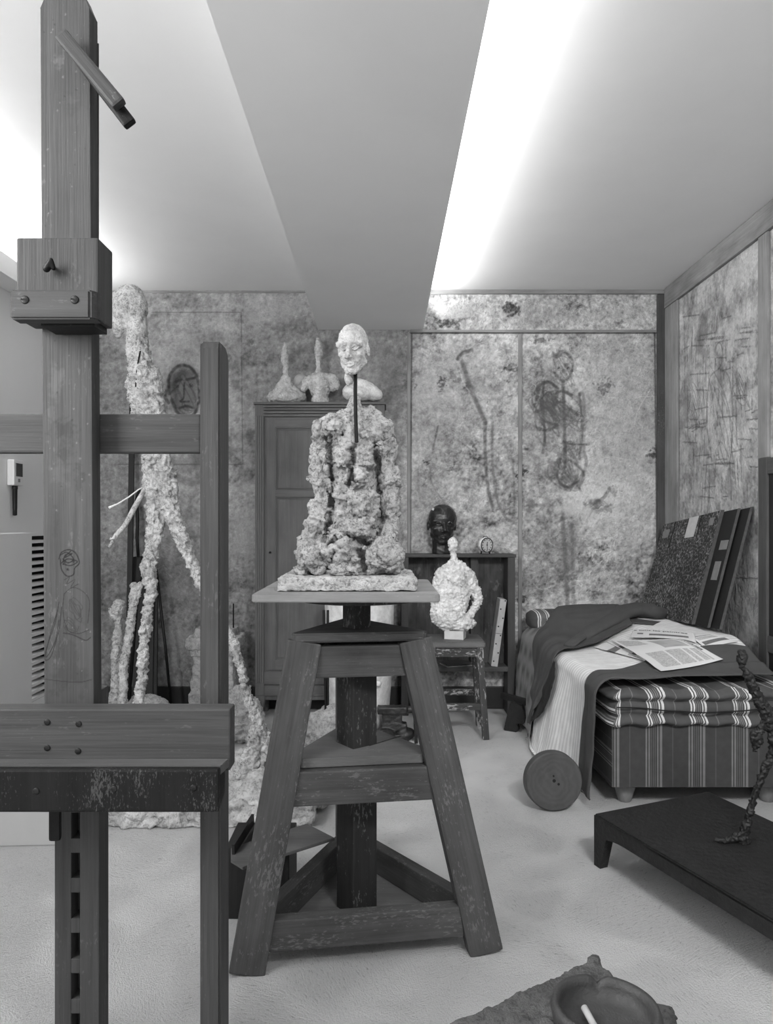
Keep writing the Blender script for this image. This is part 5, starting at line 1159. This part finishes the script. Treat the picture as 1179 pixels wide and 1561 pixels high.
ca = Vector((ac[0], ac[1]-.015, z0+.0025)); n = 56; rings = []
for f, z in ((.82, 0), (1.0, .010), (1.04, .024), (1.0, .031), (.90, .0305), (.86, .022), (.80, .010), (.60, .007), (.05, .006)):
    q = np.linspace(0, 2*math.pi, n, endpoint=False); r = 1+.04*np.cos(2*q+.5); dip = -.010*np.exp(-((q-1.45)/.10)**2) if z > .02 else 0
    rings.append(np.stack([ca.x+ra*f*r*np.cos(q), ca.y+rb*f*r*np.sin(q), ca.z+z+dip+0*q], 1))
MB().ring(None, rings).build('bowl', plain('ashtray_glaze', .045, .5, .5, 40, .3), ay, True)
cg = thing('cigarette', (0, 0, 0), 'half-smoked cigarette lying in the ashtray', 'cigarette')
zq = z0+.019; p = tp(891, 1536, zq); q = tp(909, 1566, zq-.002); cg.location = (p[0], p[1], zq); ORG[cg.name] = Vector((p[0], p[1], zq))
p = Vector((*p, zq)); q = Vector((*q, zq-.004)); dv = (q-p).normalized(); p2 = p+dv*.030
mb = MB(); mb.tube([p, p2], .0042, 14); mb.build('paper', plain('cigarette_paper', .45, .8, .1, 90, .1), cg, True)
mb = MB(); mb.tube([p2, p2+dv*.012], [.0043, .0036], 14); mb.build('burnt_end', M_DARK, cg, True)
# ------------------------------------------------------------------ light and camera
def area(name, loc, tgt, sx, sy, power, spread=180):
    l = bpy.data.lights.new(name, 'AREA'); l.shape = 'RECTANGLE'; l.size = sx; l.size_y = sy; l.energy = power; l.spread = math.radians(spread)
    o = bpy.data.objects.new(name, l); COL.objects.link(o); o.location = loc
    dr = (Vector(tgt)-Vector(loc)); o.rotation_euler = dr.to_track_quat('-Z', 'Y').to_euler(); return o
w = bpy.data.worlds.new('daylight'); SC.world = w; w.use_nodes = True
w.node_tree.nodes['Background'].inputs[0].default_value = (1, 1, 1, 1); w.node_tree.nodes['Background'].inputs[1].default_value = .86
o = area('beam_strip_light', (.265, 1.75, 2.385), (.75, 1.75, 2.62), .06, 4.4, 16); o.rotation_euler = (0, math.radians(-(90+31)), 0)
o.data.size, o.data.size_y = .06, 4.85
o2 = area('cove_strip_light', (-1.735, 1.55, 2.279), (-1.735, 1.55, 3), .05, 4.8, 20); o2.rotation_euler = (0, math.radians(180+35), 0)
area('left_fill_light', (-1.74, .55, 1.75), (.2, 2.3, .8), 1.2, 1.0, 56)  # added area light from the left; no actual window there
area('bed_fill_light', (.85, .0, 2.42), (1.0, 3.5, .35), .6, .6, 17, 80)  # added out-of-view light, brightens the bed and back right; no real fixture
cd = bpy.data.cameras.new('camera'); cam = bpy.data.objects.new('camera', cd); COL.objects.link(cam)
cam.location = (0, 0, H); cam.rotation_euler = (math.pi/2, 0, 0)
cd.sensor_fit = 'VERTICAL'; cd.sensor_height = 36; cd.sensor_width = 36; cd.lens = F/1561*36
cd.shift_x = (589.5-VX)/1561; cd.shift_y = (VY-780.5)/1561; cd.clip_start = .02
SC.camera = cam
vs = SC.view_settings; vs.view_transform = 'Standard'; vs.look = 'None'; vs.gamma = 1; vs.use_curve_mapping = False; vs.exposure = 0.42
